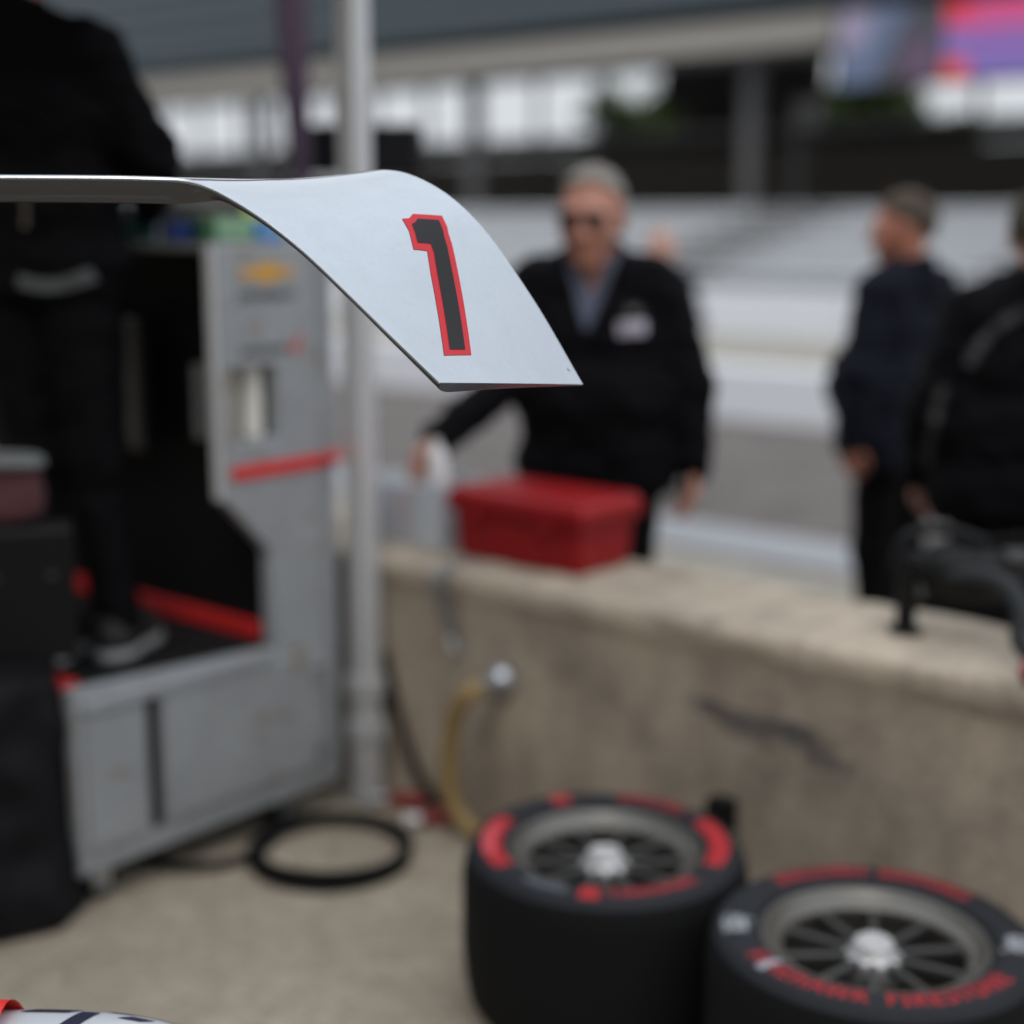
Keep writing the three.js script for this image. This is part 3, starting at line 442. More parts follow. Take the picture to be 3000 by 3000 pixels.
function tyre(label, x, z, turn, kind, R, Wd) {
  const t = thing('racing_wheel', label, 'wheel', [x, 0, z], turn, 'racing tyres lying by the pit wall');
  const rr = R * 0.665, H = Wd; // rim radius, height when lying
  const tread = [[rr, 0.012], [rr + 0.02, 0.004], [R * 0.80, 0], [R * 0.90, 0.012], [R * 0.955, 0.04], [R * 0.985, 0.085], [R, 0.15], [R, H * 0.5], [R * 0.998, H - 0.075], [R * 0.985, H - 0.045], [R * 0.958, H - 0.022]];
  part('tread', lathe(tread, 96), mat.rubber, t).material.side = THREE.DoubleSide;
  const side = [[R * 0.958, H - 0.022], [R * 0.93, H - 0.010], [R * 0.88, H - 0.002], [R * 0.80, H], [R * 0.73, H - 0.004], [R * 0.685, H - 0.012], [rr + 0.004, H - 0.026]];
  const sg = lathe(side, 120); // v from the shoulder inwards
  part('sidewall', sg, P(0xffffff, 0.68, { specularIntensity: 0.5, map: tyreTexture(kind), bumpMap: rep(bumpGrain, 14, 1), bumpScale: 0.0008, side: THREE.DoubleSide }), t).userData.label = 'tyre sidewall with red lettering';
  const y = H - 0.02;
  mat.rimMetal.side = THREE.DoubleSide;
  const rim = part('rim', lathe([[rr + 0.006, y - 0.008], [rr + 0.003, y + 0.004], [rr - 0.006, y + 0.004], [rr - 0.011, y - 0.006], [rr * 0.92, y - 0.014], [rr * 0.86, y - 0.018], [rr * 0.81, y - 0.022], [rr * 0.80, y - 0.034], [rr * 0.86, y - 0.07], [rr * 0.86, 0.03], [rr, 0.015]], 96), mat.rimMetal, t);
  part('hub', lathe([[0, y - 0.012], [0.012, y - 0.012], [0.013, y - 0.004], [0.034, y - 0.004], [0.038, y - 0.009], [0.040, y - 0.026], [0.052, y - 0.03], [0.056, y - 0.036], [0.056, y - 0.1], [0, y - 0.1]], 36), mat.hub, t);
  for (let k = 0; k < 10; k++) { const a = k / 10 * TAU, g = rbox(rr * 0.80 - 0.04, 0.02, 0.017, (rr * 0.80 + 0.05) / 2, 0, 0, 0.006); g.rotateZ(0.02); g.rotateY(a); g.translate(0, y - 0.038, 0); part('spoke', g, mat.spokeMetal, rim); }
  part('brake_cover', cyl(rr * 0.84, rr * 0.84, 0.01, 0, 0.05, 0, 48), mat.cartBlack, t);
  part('valve', cyl(0.005, 0.004, 0.03, rr * 0.9, y - 0.012, 0.02, 10), mat.silver, t);
  return t;
}
tyre('racing tyre with broad red band segments, beside the coiled hose', -1.770, -2.425, YAW + 0.0, 0, 0.312, 0.38);
tyre('racing tyre with red lettering and white marks, cut by the right edge', -1.142, -2.445, YAW - 0.55, 1, 0.322, 0.37);

// ------------------------------------------------------------------ things on and by the pit wall
{ // red tool box on the coping: tapered body, overhanging domed lid
  const t = thing('red_toolbox', 'red plastic box with overhanging lid standing on the pit wall', 'box', [-2.605, 0.7405, -3.245]);
  const taper = (w, h, d, k, r) => { const g = new RoundedBoxGeometry(w, h, d, 4, r); const p = g.attributes.position; for (let i = 0; i < p.count; i++) { const s = 1 - k * (0.5 - p.getY(i) / h); p.setX(i, p.getX(i) * s); p.setZ(i, p.getZ(i) * s); } g.computeVertexNormals(); return metreUV(g); };
  part('body', taper(0.47, 0.15, 0.255, 0.055, 0.014).translate(0, 0.075, 0), mat.redBox, t);
  part('lid', taper(0.50, 0.055, 0.285, -0.05, 0.022).translate(0, 0.178, 0), mat.redBox, t); part('lid_lip', rbox(0.505, 0.014, 0.29, 0, 0.1475, 0, 0.005), mat.redBox, t);
  part('lid_rib', rbox(0.36, 0.012, 0.15, 0, 0.207, 0, 0.005), mat.redBox, t);
  for (const x of [-0.13, 0.13]) part('latch', rbox(0.035, 0.05, 0.012, x, 0.135, 0.149, 0.004), mat.redBox, t);
}
{ // clear tub with bottles next to the red box
  const t = thing('clear_tub', 'clear plastic tub of bottles on the pit wall beside the red box', 'tub', [-3.09, 0.7405, -3.25]);
  const wall = (w, h, d, x, y, z) => rbox(w, h, d, x, y, z, 0.002);
  part('tub_wall', join([wall(0.36, 0.17, 0.003, 0, 0.086, 0.12), wall(0.36, 0.17, 0.003, 0, 0.086, -0.12), wall(0.003, 0.17, 0.237, 0.18, 0.086, 0), wall(0.003, 0.17, 0.237, -0.18, 0.086, 0), wall(0.36, 0.003, 0.24, 0, 0.002, 0)]), mat.clear, t);
  part('rim', join([wall(0.38, 0.012, 0.014, 0, 0.176, 0.125), wall(0.38, 0.012, 0.014, 0, 0.176, -0.125), wall(0.014, 0.012, 0.236, 0.184, 0.176, 0), wall(0.014, 0.012, 0.236, -0.184, 0.176, 0)]), mat.clear, t);
  const bl = ['white bottle in the clear tub, at the end by the post', 'red-labelled bottle in the clear tub', 'white bottle in the middle of the clear tub', 'grey bottle in the clear tub nearest the red box'];
  [[-0.12, 0.05, [0.7, 0.71, 0.73]], [-0.05, 0.02, [0.45, 0.05, 0.06]], [0.035, 0.05, [0.72, 0.74, 0.78]], [0.115, -0.01, [0.26, 0.29, 0.31]]].forEach(([x, z, c], i) => {
    const b = thing('squeeze_bottle', bl[i], 'bottle', [-3.09 + x, 0.7445, -3.25 + z], 0, 'bottles in the clear tub');
    part('bottle_body', lathe([[0, 0], [0.028, 0], [0.031, 0.004], [0.031, 0.09], [0.026, 0.10], [0.031, 0.11], [0.029, 0.13], [0.012, 0.145], [0, 0.145]], 28), P(c, 0.4), b); part('cap', lathe([[0, 0.143], [0.014, 0.143], [0.014, 0.158], [0.005, 0.165], [0.005, 0.178], [0, 0.178]], 20), mat.plasticWhite, b);
  });
}
{ // grey strap hanging over the coping
  const t = thing('hanging_strap', 'grey webbing strap hanging over the pit wall below the clear tub', 'strap', [-2.74, 0.73, -2.95]);
  const path = new THREE.CatmullRomCurve3([V(-0.02, 0.011, -0.16), V(-0.015, 0.0125, -0.06), V(-0.01, 0.008, -0.022), V(-0.006, -0.012, 0.006), V(0, -0.05, 0.008), V(0.02, -0.11, -0.004), V(0.045, -0.19, -0.012)]);
  const g = gridGeo(50, 4, (u, v) => { const p = path.getPoint(u); p.x += (v - 0.5) * 0.044; return p; }); part('webbing', g, M([0.20, 0.20, 0.215], 0.85, { side: THREE.DoubleSide, bumpMap: rep(bumpCloth, 4, 1), bumpScale: 0.001 }), t);
  part('hook', tube([[0.03, -0.185, -0.008], [0.05, -0.215, 0.0], [0.075, -0.215, -0.002], [0.075, -0.19, -0.006]], 0.006, 20, 8), mat.silver, t);
}
{ // round silver coupling on the wall with a yellow hose
  const t = thing('wall_coupling', 'round silver hose coupling on the face of the pit wall', 'coupling', [-2.53, 0.455, -2.985]);
  const g = lathe([[0, 0.055], [0.02, 0.055], [0.03, 0.05], [0.034, 0.04], [0.042, 0.032], [0.046, 0.02], [0.046, -0.002], [0, -0.002]], 36); g.rotateX(Math.PI / 2); part('flange', g, mat.silver, t);
  const n = lathe([[0, 0.1], [0.018, 0.1], [0.022, 0.095], [0.022, 0.05], [0, 0.05]], 6); n.rotateX(Math.PI / 2); part('nut', n, mat.silver, t);
  const h = single('yellow_hose', tube([[-2.535, 0.452, -2.89], [-2.55, 0.44, -2.862], [-2.59, 0.39, -2.855], [-2.625, 0.30, -2.865], [-2.64, 0.19, -2.87], [-2.625, 0.09, -2.875], [-2.575, 0.035, -2.88], [-2.48, 0.026, -2.875], [-2.30, 0.026, -2.86], [-2.1, 0.026, -2.83]], 0.026, 80, 14), mat.hoseYellow, 'ochre yellow hose hanging from the silver coupling to the ground', 'hose');
}
{ // coiled black hose
  const pts = []; for (let i = 0; i <= 90; i++) { const a = i / 90 * TAU * 2.6 - 0.4, r = 0.203 + 0.022 * Math.sin(a * 0.37 + 1) + 0.008 * Math.sin(a * 1.7); pts.push([-2.795 + Math.cos(a) * r * 1.03, 0.016 + 0.016 * i / 90 * (0.7 + 0.3 * Math.sin(a * 2)), -2.565 + Math.sin(a) * r]); }
  pts.push([-2.93, 0.02, -2.36], [-3.02, 0.02, -2.22], [-3.2, 0.02, -2.2]);
  single('coiled_hose', tube(pts, 0.0125, 420, 10), mat.rubber, 'black rubber hose coiled on the ground by the cart', 'hose');
  const leads = [[-2.86, -2.93, 'red hose connector lying at the foot of the wall nearest the post', 0.5], [-2.70, -2.90, 'red and white hose connector at the foot of the wall by the yellow hose', 0.9]];
  for (const [x, z, l, turn] of leads) { const t = thing('hose_connector', l, 'connector', [x, 0.026, z], turn, 'red connectors at the foot of the wall'); const g = lathe([[0, -0.06], [0.016, -0.06], [0.025, -0.05], [0.025, 0.02], [0.018, 0.03], [0.018, 0.06], [0, 0.06]], 20); g.rotateZ(Math.PI / 2); part('grip', g, P([0.20, 0.016, 0.018], 0.5), t); const e = cyl(0.015, 0.015, 0.05, 0, 0, 0, 16); e.rotateZ(Math.PI / 2); e.translate(-0.08, 0, 0); part('tip', e, x > -2.8 ? mat.plasticWhite : mat.silver, t); }
  single('wall_cable', tube([[-2.98, 0.45, -2.955], [-2.93, 0.3, -2.955], [-2.88, 0.17, -2.955], [-2.80, 0.07, -2.95], [-2.70, 0.02, -2.945], [-2.60, 0.015, -2.94], [-2.45, 0.015, -2.94]], 0.014, 60, 8), mat.rubber, 'black cable running down the pit wall behind the post', 'cable');
}
{ // black air line fitting at the foot of the wall behind the tyres
  const t = thing('air_fitting', 'black air hose fitting on the wall behind the two tyres', 'fitting', [-1.80, 0.24, -2.95]);
  part('block', rbox(0.07, 0.09, 0.06, 0, 0.02, 0.0, 0.012), mat.black, t); part('hose', tube([[0.0, -0.02, 0.01], [0.02, -0.12, 0.02], [0.08, -0.205, 0.04], [0.25, -0.222, 0.05], [0.5, -0.222, 0.06]], 0.016, 40, 10), mat.rubber, t);
}
{ // wheel gun standing on the coping at the right
  const t = thing('wheel_gun', 'black air wheel gun with looped grip resting on the pit wall', 'tool', [-1.40, 0.742, -3.22], 0.62); t.scale.setScalar(0.82);
  const body = lathe([[0, -0.15], [0.03, -0.15], [0.05, -0.13], [0.062, -0.08], [0.066, 0.0], [0.06, 0.06], [0.045, 0.09], [0.03, 0.10], [0.03, 0.14], [0, 0.14]], 32); body.rotateZ(Math.PI / 2 - 0.12); body.scale(1, 1.25, 1.2); body.translate(0.06, 0.185, 0); part('motor_body', body, P([0.005, 0.006, 0.0075], 0.6, { specularIntensity: 0.5 }), t);
  part('grip', join([rbox(0.055, 0.20, 0.05, -0.075, 0.10, 0, 0.016), rbox(0.09, 0.016, 0.07, -0.075, 0.008, 0, 0.005)]), P([0.004, 0.0045, 0.005], 0.65, { specularIntensity: 0.5 }), t);
  part('loop_handle', tube([[-0.09, 0.16, 0], [-0.10, 0.26, 0], [-0.05, 0.30, 0], [0.05, 0.30, 0], [0.14, 0.27, 0]], 0.017, 40, 10), P([0.005, 0.006, 0.008], 0.6, { specularIntensity: 0.5 }), t);
  const sk = lathe([[0, 0], [0.036, 0], [0.04, 0.01], [0.04, 0.07], [0.026, 0.07], [0.026, 0.02], [0, 0.02]], 24); sk.rotateZ(-Math.PI / 2); sk.translate(0.19, 0.215, 0); part('socket', sk, mat.blackGloss, t);
  part('trigger', rbox(0.02, 0.05, 0.02, -0.035, 0.13, 0, 0.005), mat.greyTrim, t);
  const h = single('air_hose', tube([[-1.37, 0.89, -3.20], [-1.27, 0.90, -3.20], [-1.20, 0.89, -3.17], [-1.15, 0.85, -3.13], [-1.14, 0.80, -3.10], [-1.10, 0.775, -3.08], [-1.0, 0.762, -3.10], [-0.8, 0.762, -3.18], [-0.5, 0.762, -3.2]], 0.024, 70, 12), P([0.022, 0.025, 0.028], 0.7, { specularIntensity: 0.5 }), 'dark grey air hose bending down from the wheel gun onto the wall', 'hose');
  const k = thing('hose_coupler', 'small red coupler on the wall at the right edge', 'coupler', [-1.055, 0.762, -3.0]); const g = lathe([[0, -0.04], [0.022, -0.04], [0.026, -0.03], [0.026, 0.03], [0.02, 0.04], [0, 0.04]], 20); g.rotateZ(Math.PI / 2); part('sleeve', g, P([0.30, 0.02, 0.03], 0.5), k); const g2 = cyl(0.015, 0.015, 0.03, 0, 0, 0, 14); g2.rotateZ(Math.PI / 2); g2.translate(0.05, 0, 0); part('nipple', g2, mat.black, k);
}
{ // black equipment bin standing behind the wall at the right
  const t = thing('equipment_bin', 'black equipment bin behind the pit wall below the right-hand people', 'bin', [-1.30, 0, -3.70]);
  part('shell', rbox(0.72, 0.74, 0.30, 0, 0.40, 0, 0.03, 3), mat.black, t); part('lid', rbox(0.75, 0.06, 0.33, 0, 0.80, 0, 0.025, 3), mat.nylonBlack, t);
  part('grab_handle', tube([[-0.2, 0.82, 0.0], [-0.17, 0.87, 0], [0.17, 0.87, 0], [0.2, 0.82, 0]], 0.013, 24, 8), mat.black, t);
  for (const x of [-0.28, 0.28]) part('caster', join([cyl(0.02, 0.02, 0.04, x, 0.03, 0.1, 14), cyl(0.02, 0.02, 0.04, x, 0.03, -0.1, 14)]), mat.rubber, t);
}
{ // furled banner and black monitor standing in the pit lane behind the cart
  const t = thing('furled_banner', 'furled dull purple banner on a pole behind the cart', 'banner', [-4.06, 0, -3.66]);
  part('pole', bar([0, 0, 0], [0, 3.4, 0], 0.014), mat.black, t); part('base', lathe([[0, 0.03], [0.17, 0.02], [0.18, 0], [0, 0]].reverse(), 32), mat.black, t);
  part('fabric', gridGeo(36, 50, (u, v) => { const a = u * TAU, y = 1.72 + 1.5 * v, r = (0.026 + 0.03 * Math.min(1, v * 2.2)) * (1 + 0.16 * Math.sin(a * 5 + y * 4)); return V(Math.cos(a) * r - 0.05 * v, y, Math.sin(a) * r); }), Object.assign(mat.purple, { side: THREE.DoubleSide }), t);
  const m = thing('pit_monitor', 'black monitor housing on a stand behind the bright post', 'monitor', [-4.13, 0, -4.04], YAW);
  part('stand', join([bar([0, 0.01, 0], [0, 1.9, 0], 0.025), rbox(0.4, 0.02, 0.3, 0, 0.01, 0, 0.005)]), mat.black, m); part('housing', rbox(0.43, 0.19, 0.12, 0.0, 1.97, 0, 0.01), mat.black, m); part('screen', rbox(0.40, 0.16, 0.004, 0.0, 1.97, 0.0615, 0.001), P([0.006, 0.006, 0.008], 0.2), m); part('foot_rail', rbox(0.30, 0.03, 0.1, -0.13, 1.86, 0.02, 0.006), mat.alu, m);
}

// ------------------------------------------------------------------ people: fields of tapered limbs, meshed on a grid (surface nets)
function surfaceNet(f, lo, hi, h) {
  const n = [0, 1, 2].map((k) => Math.ceil((hi[k] - lo[k]) / h) + 1), [nx, ny, nz] = n, val = new Float32Array(nx * ny * nz);
  for (let k = 0, q = 0; k < nz; k++) for (let j = 0; j < ny; j++) for (let i = 0; i < nx; i++, q++) val[q] = f(lo[0] + i * h, lo[1] + j * h, lo[2] + k * h);
  const id = new Int32Array(nx * ny * nz).fill(-1), pos = [], idx = [], at = (i, j, k) => (k * ny + j) * nx + i;
  for (let k = 0; k < nz - 1; k++) for (let j = 0; j < ny - 1; j++) for (let i = 0; i < nx - 1; i++) {
    const c = []; let neg = 0; for (let q = 0; q < 8; q++) { const v = val[at(i + (q & 1), j + ((q >> 1) & 1), k + (q >> 2))]; c.push(v); if (v < 0) neg++; }
    if (neg === 0 || neg === 8) continue;
    let sx = 0, sy = 0, sz = 0, m = 0;
    for (let a = 0; a < 8; a++) for (let ax = 1; ax < 8; ax <<= 1) { const b = a | ax; if (b === a || (c[a] < 0) === (c[b] < 0)) continue; const t = c[a] / (c[a] - c[b]); sx += (a & 1) + (ax === 1 ? t : 0); sy += ((a >> 1) & 1) + (ax === 2 ? t : 0); sz += (a >> 2) + (ax === 4 ? t : 0); m++; }
    id[at(i, j, k)] = pos.length / 3; pos.push(lo[0] + (i + sx / m) * h, lo[1] + (j + sy / m) * h, lo[2] + (k + sz / m) * h);
  }
  for (let k = 1; k < nz - 1; k++) for (let j = 1; j < ny - 1; j++) for (let i = 1; i < nx - 1; i++) {
    const a = val[at(i, j, k)] < 0;
    const quad = (p, q, r, s, flip) => { const v = [id[p], id[q], id[r], id[s]]; if (v.includes(-1)) return; flip ? idx.push(v[0], v[2], v[1], v[0], v[3], v[2]) : idx.push(v[0], v[1], v[2], v[0], v[2], v[3]); };
    if (a !== val[at(i + 1, j, k)] < 0) quad(at(i, j - 1, k - 1), at(i, j, k - 1), at(i, j, k), at(i, j - 1, k), !a);
    if (a !== val[at(i, j + 1, k)] < 0) quad(at(i - 1, j, k - 1), at(i - 1, j, k), at(i, j, k), at(i, j, k - 1), !a);
    if (a !== val[at(i, j, k + 1)] < 0) quad(at(i - 1, j - 1, k), at(i, j - 1, k), at(i, j, k), at(i - 1, j, k), !a);
  }
  const g = new THREE.BufferGeometry(), nn = new Float32Array(pos.length), uv = new Float32Array(pos.length / 3 * 2), e = h * 0.5;
  for (let i = 0; i < pos.length; i += 3) {
    const [x, y, z] = [pos[i], pos[i + 1], pos[i + 2]]; let dx = f(x + e, y, z) - f(x - e, y, z), dy = f(x, y + e, z) - f(x, y - e, z), dz = f(x, y, z + e) - f(x, y, z - e); const l = Math.hypot(dx, dy, dz) || 1;
    nn[i] = dx / l; nn[i + 1] = dy / l; nn[i + 2] = dz / l; uv[i / 3 * 2] = x + z * 0.7; uv[i / 3 * 2 + 1] = y;
  }
  g.setAttribute('position', new THREE.Float32BufferAttribute(pos, 3)); g.setAttribute('normal', new THREE.BufferAttribute(nn, 3)); g.setAttribute('uv', new THREE.BufferAttribute(uv, 2)); g.setIndex(idx); return g;
}
const smin = (a, b, k) => { const h = Math.max(k - Math.abs(a - b), 0) / k; return Math.min(a, b) - h * h * k * 0.25; };
// tapered capsule; flat < 1 makes it thinner front to back
function cap(a, b, ra, rb, flat = 1) {
  const bx = b[0] - a[0], by = b[1] - a[1], bz = b[2] - a[2], bb = bx * bx + by * by + bz * bz || 1e-9;
  return (x, y, z) => { const px = x - a[0], py = y - a[1], pz = z - a[2], t = Math.max(0, Math.min(1, (px * bx + py * by + pz * bz) / bb)), dx = px - bx * t, dy = py - by * t, dz = (pz - bz * t) / flat; return (Math.sqrt(dx * dx + dy * dy + dz * dz) - (ra + (rb - ra) * t)) * (flat < 1 ? 0.5 + flat / 2 : 1); };
}
const ell = (c, r) => { const m = Math.min(...r); return (x, y, z) => (Math.hypot((x - c[0]) / r[0], (y - c[1]) / r[1], (z - c[2]) / r[2]) - 1) * m; };
const union = (fs, k) => (x, y, z) => { let d = 1e3; for (const q of fs) d = smin(d, q(x, y, z), k); return d; };
// head about its own centre, face towards +z
const cran = ell([0, 0.03, -0.012], [0.077, 0.094, 0.097]);
const headParts = union([cran, ell([0, -0.042, 0.024], [0.061, 0.082, 0.073]), ell([0, -0.104, 0.058], [0.026, 0.02, 0.024]), cap([-0.036, 0.024, 0.083], [0.036, 0.024, 0.083], 0.011, 0.011), ell([-0.042, -0.022, 0.062], [0.024, 0.026, 0.022]), ell([0.042, -0.022, 0.062], [0.024, 0.026, 0.022])], 0.03);
const headFine = union([cap([0, 0.012, 0.09], [0, -0.03, 0.111], 0.008, 0.013), ell([-0.011, -0.034, 0.1], [0.009, 0.008, 0.01]), ell([0.011, -0.034, 0.1], [0.009, 0.008, 0.01]), cap([-0.019, -0.062, 0.083], [0.019, -0.062, 0.083], 0.008, 0.008), cap([-0.016, -0.074, 0.082], [0.016, -0.074, 0.082], 0.008, 0.008), ell([-0.079, -0.006, -0.006], [0.011, 0.032, 0.02]), ell([0.079, -0.006, -0.006], [0.011, 0.032, 0.02])], 0.008);
const sockets = [ell([-0.032, 0.006, 0.099], [0.017, 0.011, 0.014]), ell([0.032, 0.006, 0.099], [0.017, 0.011, 0.014])];
const headF = (x, y, z) => { let d = smin(headParts(x, y, z), headFine(x, y, z), 0.012); for (const s of sockets) d = -smin(-d, s(x, y, z), 0.008); return d; };
// a hand: palm and five fingers, wrist at the origin, fingers along +d, palm facing n, thumb on side s
function handField(w, d, n, curl, thumbSide) {
  const D = V(...d).normalize(), N = V(...n).addScaledVector(D, -V(...n).dot(D)).normalize(), S = D.clone().cross(N).multiplyScalar(thumbSide), O = V(...w);
  const P0 = (a, b, c) => O.clone().addScaledVector(D, a).addScaledVector(S, b).addScaledVector(N, c).toArray();
  const fs = [cap(P0(-0.03, 0, 0), P0(0.02, 0, 0), 0.026, 0.027), cap(P0(0.025, 0.022, 0), P0(0.085, 0.026, 0.002), 0.015, 0.0125), cap(P0(0.025, 0.007, 0), P0(0.09, 0.008, 0), 0.016, 0.0125), cap(P0(0.025, -0.008, 0), P0(0.086, -0.011, 0), 0.016, 0.012), cap(P0(0.025, -0.02, 0), P0(0.078, -0.028, 0.002), 0.014, 0.011)];
  const palm = union(fs, 0.012), fingers = [];
  [[0.085, 0.028, 0.068], [0.09, 0.009, 0.076], [0.086, -0.011, 0.071], [0.078, -0.029, 0.055]].forEach(([a, b, l], i) => {
    let ang = curl * 0.55 + 0.08 * i, p = [a, b, 0.002]; const seg = [l * 0.45, l * 0.32, l * 0.25], c = []; let r = 0.0098 - (i === 3 ? 0.0012 : 0);
    for (const s of seg) { const q = [p[0] + Math.cos(ang) * s, p[1] + (b > 0 ? 0.0006 : -0.0008), p[2] + Math.sin(ang) * s]; c.push(cap(P0(...p), P0(...q), r, r * 0.92)); p = q; ang += curl * 0.7 + 0.12; r *= 0.92; }
    fingers.push(union(c, 0.003));
  });
  const th = union([cap(P0(0.018, 0.024, 0.004), P0(0.05, 0.05, 0.016), 0.014, 0.0115), cap(P0(0.05, 0.05, 0.016), P0(0.078, 0.056, 0.03), 0.0112, 0.01), cap(P0(0.078, 0.056, 0.03), P0(0.098, 0.052, 0.042), 0.0098, 0.0085)], 0.004);
  const ff = [...fingers, th];
  return (x, y, z) => { let m = palm(x, y, z); for (const q of ff) m = Math.min(m, smin(palm(x, y, z), q(x, y, z), 0.005)); return m; };
}
const bboxHand = (w, r = 0.2) => [w.map((q) => q - r), w.map((q) => q + r)];
function person(o) {
  const root = thing('person', o.label, 'person', o.at, o.turn * D2R); root.scale.setScalar(o.scale || 1);
  const A = o.arms, lean = o.lean || 0, L = (p) => [p[0] + lean * Math.max(0, p[1] - 0.95), p[1], p[2]];
  const shR = L([-0.185, 1.45, -0.01]), shL = L([0.185, 1.45, -0.01]), belly = o.belly || 0;
  const torso = (g) => [cap(L([-0.075, 0.97, 0]), L([0.075, 0.97, 0]), 0.112 + g, 0.112 + g, 0.9), cap(L([-0.06, 1.12, 0.005 + belly * 0.3]), L([0.06, 1.12, 0.005 + belly * 0.3]), 0.112 + g + belly * 0.5, 0.112 + g + belly * 0.5, 0.9), cap(L([-0.085, 1.31, 0]), L([0.085, 1.31, 0]), 0.122 + g, 0.122 + g, 0.85), cap(L([-0.15, 1.445, -0.01]), L([0.15, 1.445, -0.01]), 0.06 + g, 0.06 + g), cap(L([0, 1.51, -0.025]), L([-0.14, 1.455, -0.015]), 0.058 + g, 0.052 + g), cap(L([0, 1.51, -0.025]), L([0.14, 1.455, -0.015]), 0.058 + g, 0.052 + g)];
  const arm = (s, e, w, g, end = 1) => { const q = e.map((v, i) => v + (w[i] - v) * end); return union([cap(s, e, 0.060 + g, 0.047 + g), cap(e, q, 0.046 + g, 0.034 + g * 0.9)], 0.03); };
  const legs = o.legs || { R: [[-0.1, 0.5, 0.015], [-0.11, 0.085, -0.02]], L: [[0.1, 0.5, 0.015], [0.11, 0.085, -0.02]] };
  const leg = (s, k, a, g, end = 1) => union([cap([s * 0.09, 0.93, 0], k, 0.088 + g, 0.058 + g), cap(k, a.map((v, i) => k[i] + (v - k[i]) * end), 0.055 + g, 0.04 + g)], 0.04);
  const hc = L([0, 1.675 - (o.headDrop || 0), 0.018]); const hy = (o.headTurn || 0) * D2R, hp = (o.headTilt || 0) * D2R, ch = Math.cos(hy), sn = Math.sin(hy), cp = Math.cos(hp), spn = Math.sin(hp);
  const hs = o.head || 1, toHead = (x, y, z) => { const a = (x - hc[0]) / hs, b = (y - hc[1]) / hs, c = (z - hc[2]) / hs; const x1 = ch * a - sn * c, z1 = sn * a + ch * c; return [x1, cp * b + spn * z1, -spn * b + cp * z1]; };
  const fromHead = new THREE.Matrix4().makeTranslation(...hc).multiply(new THREE.Matrix4().makeRotationY(hy)).multiply(new THREE.Matrix4().makeRotationX(hp)).multiply(new THREE.Matrix4().makeScale(hs, hs, hs));
  const neck = cap([hc[0], 1.60, hc[2] - 0.03], L([0, 1.47, -0.025]), 0.056, 0.064);
  const skin = M(o.skin, 0.55);
  const geos = [];
  geos.push(surfaceNet(union([...torso(-0.004), arm(shR, A.R[0], A.R[1], -0.004), arm(shL, A.L[0], A.L[1], -0.004), leg(-1, ...legs.R, -0.004), leg(1, ...legs.L, -0.004), neck], 0.035), [-0.62, 0.03, -0.5], [0.62, 1.64, 0.62], 0.018));
  if (!o.headless) geos.push(surfaceNet((x, y, z) => smin(headF(...toHead(x, y, z)), neck(x, y, z), 0.03), [hc[0] - 0.14, 1.50, hc[2] - 0.16], [hc[0] + 0.14, 1.84, hc[2] + 0.17], 0.005));
  for (const [k, side] of [['R', -1], ['L', 1]]) { const w = A[k][1], e = A[k][0], d = A[k][2] || w.map((v, i) => v - e[i]), n = A[k][3] || [-side, 0, 0.2]; geos.push(surfaceNet(handField(w, d, n, A[k][4] ?? 0.5, side * (A[k][5] || 1)), ...bboxHand(w.map((v, i) => v + V(...d).normalize().toArray()[i] * 0.07), 0.14), 0.0045)); }
  part('body', join(geos), skin, root);
  // clothes
  const wr = (x, y, z, a, s = 1) => a * (noise3(x * 7 * s + o.seed, y * 11 * s, z * 7 * s) + 0.6 * noise3(x * 16 * s, y * 20 * s + o.seed, z * 16 * s));
  const hem = o.hem || 0.86;
  const bk = o.bulk || 0, jf0 = union([...torso(0.020 + bk * 0.3), cap(L([-0.085 - bk, 0.93, 0.0]), L([0.085 + bk, 0.93, 0.0]), 0.132 + belly * 0.3, 0.132 + belly * 0.3, 0.9), cap(L([-0.085 - bk, 1.12, 0.0]), L([0.085 + bk, 1.12, 0.0]), 0.13 + belly * 0.3, 0.13 + belly * 0.3, 0.9), arm(shR, A.R[0], A.R[1], 0.021, 0.95), arm(shL, A.L[0], A.L[1], 0.021, 0.95)], 0.04);
  const collar = (x, y, z) => { const cx = x - L([0, 1.53, 0])[0], cz = z + 0.022, r = Math.hypot(cx, cz); const yc = 1.535 - cz * 0.35; return Math.hypot(Math.max(Math.abs(r - 0.078) - 0.004, 0), Math.max(Math.abs(y - yc) - 0.022, 0)) - 0.009; };
  const vee = o.open ? (x, y, z) => (z < 0.0 ? 1 : (Math.abs(x - L([0, 1.4, 0])[0] + 0.004) - (y - o.open) * 0.36) * 0.9) : () => 1;
  const jf = (x, y, z) => { let d = jf0(x, y, z) + wr(x, y, z, 0.0085); d = Math.min(d, collar(x, y, z)); d = Math.max(d, -vee(x, y, z), hem - y + 0.01 * noise3(x * 8, z * 8, o.seed)); const nh = Math.hypot(x - hc[0], z - hc[2] + 0.035) - 0.066; return Math.max(d, y > 1.505 ? -nh : -1); };
  const cloth = (c, r = 0.8) => P(c, r, { bumpMap: rep(bumpCloth, 9, 9), bumpScale: 0.0012, sheen: 0.05, sheenRoughness: 0.6, specularIntensity: 0.14, sheenColor: new THREE.Color(0.03, 0.034, 0.05) });
  const jb = [[-0.62, hem - 0.05, -0.45], [0.62, 1.62, 0.6]];
  const jk = part('jacket', surfaceNet(jf, ...jb, 0.013), cloth(o.jacket), root);
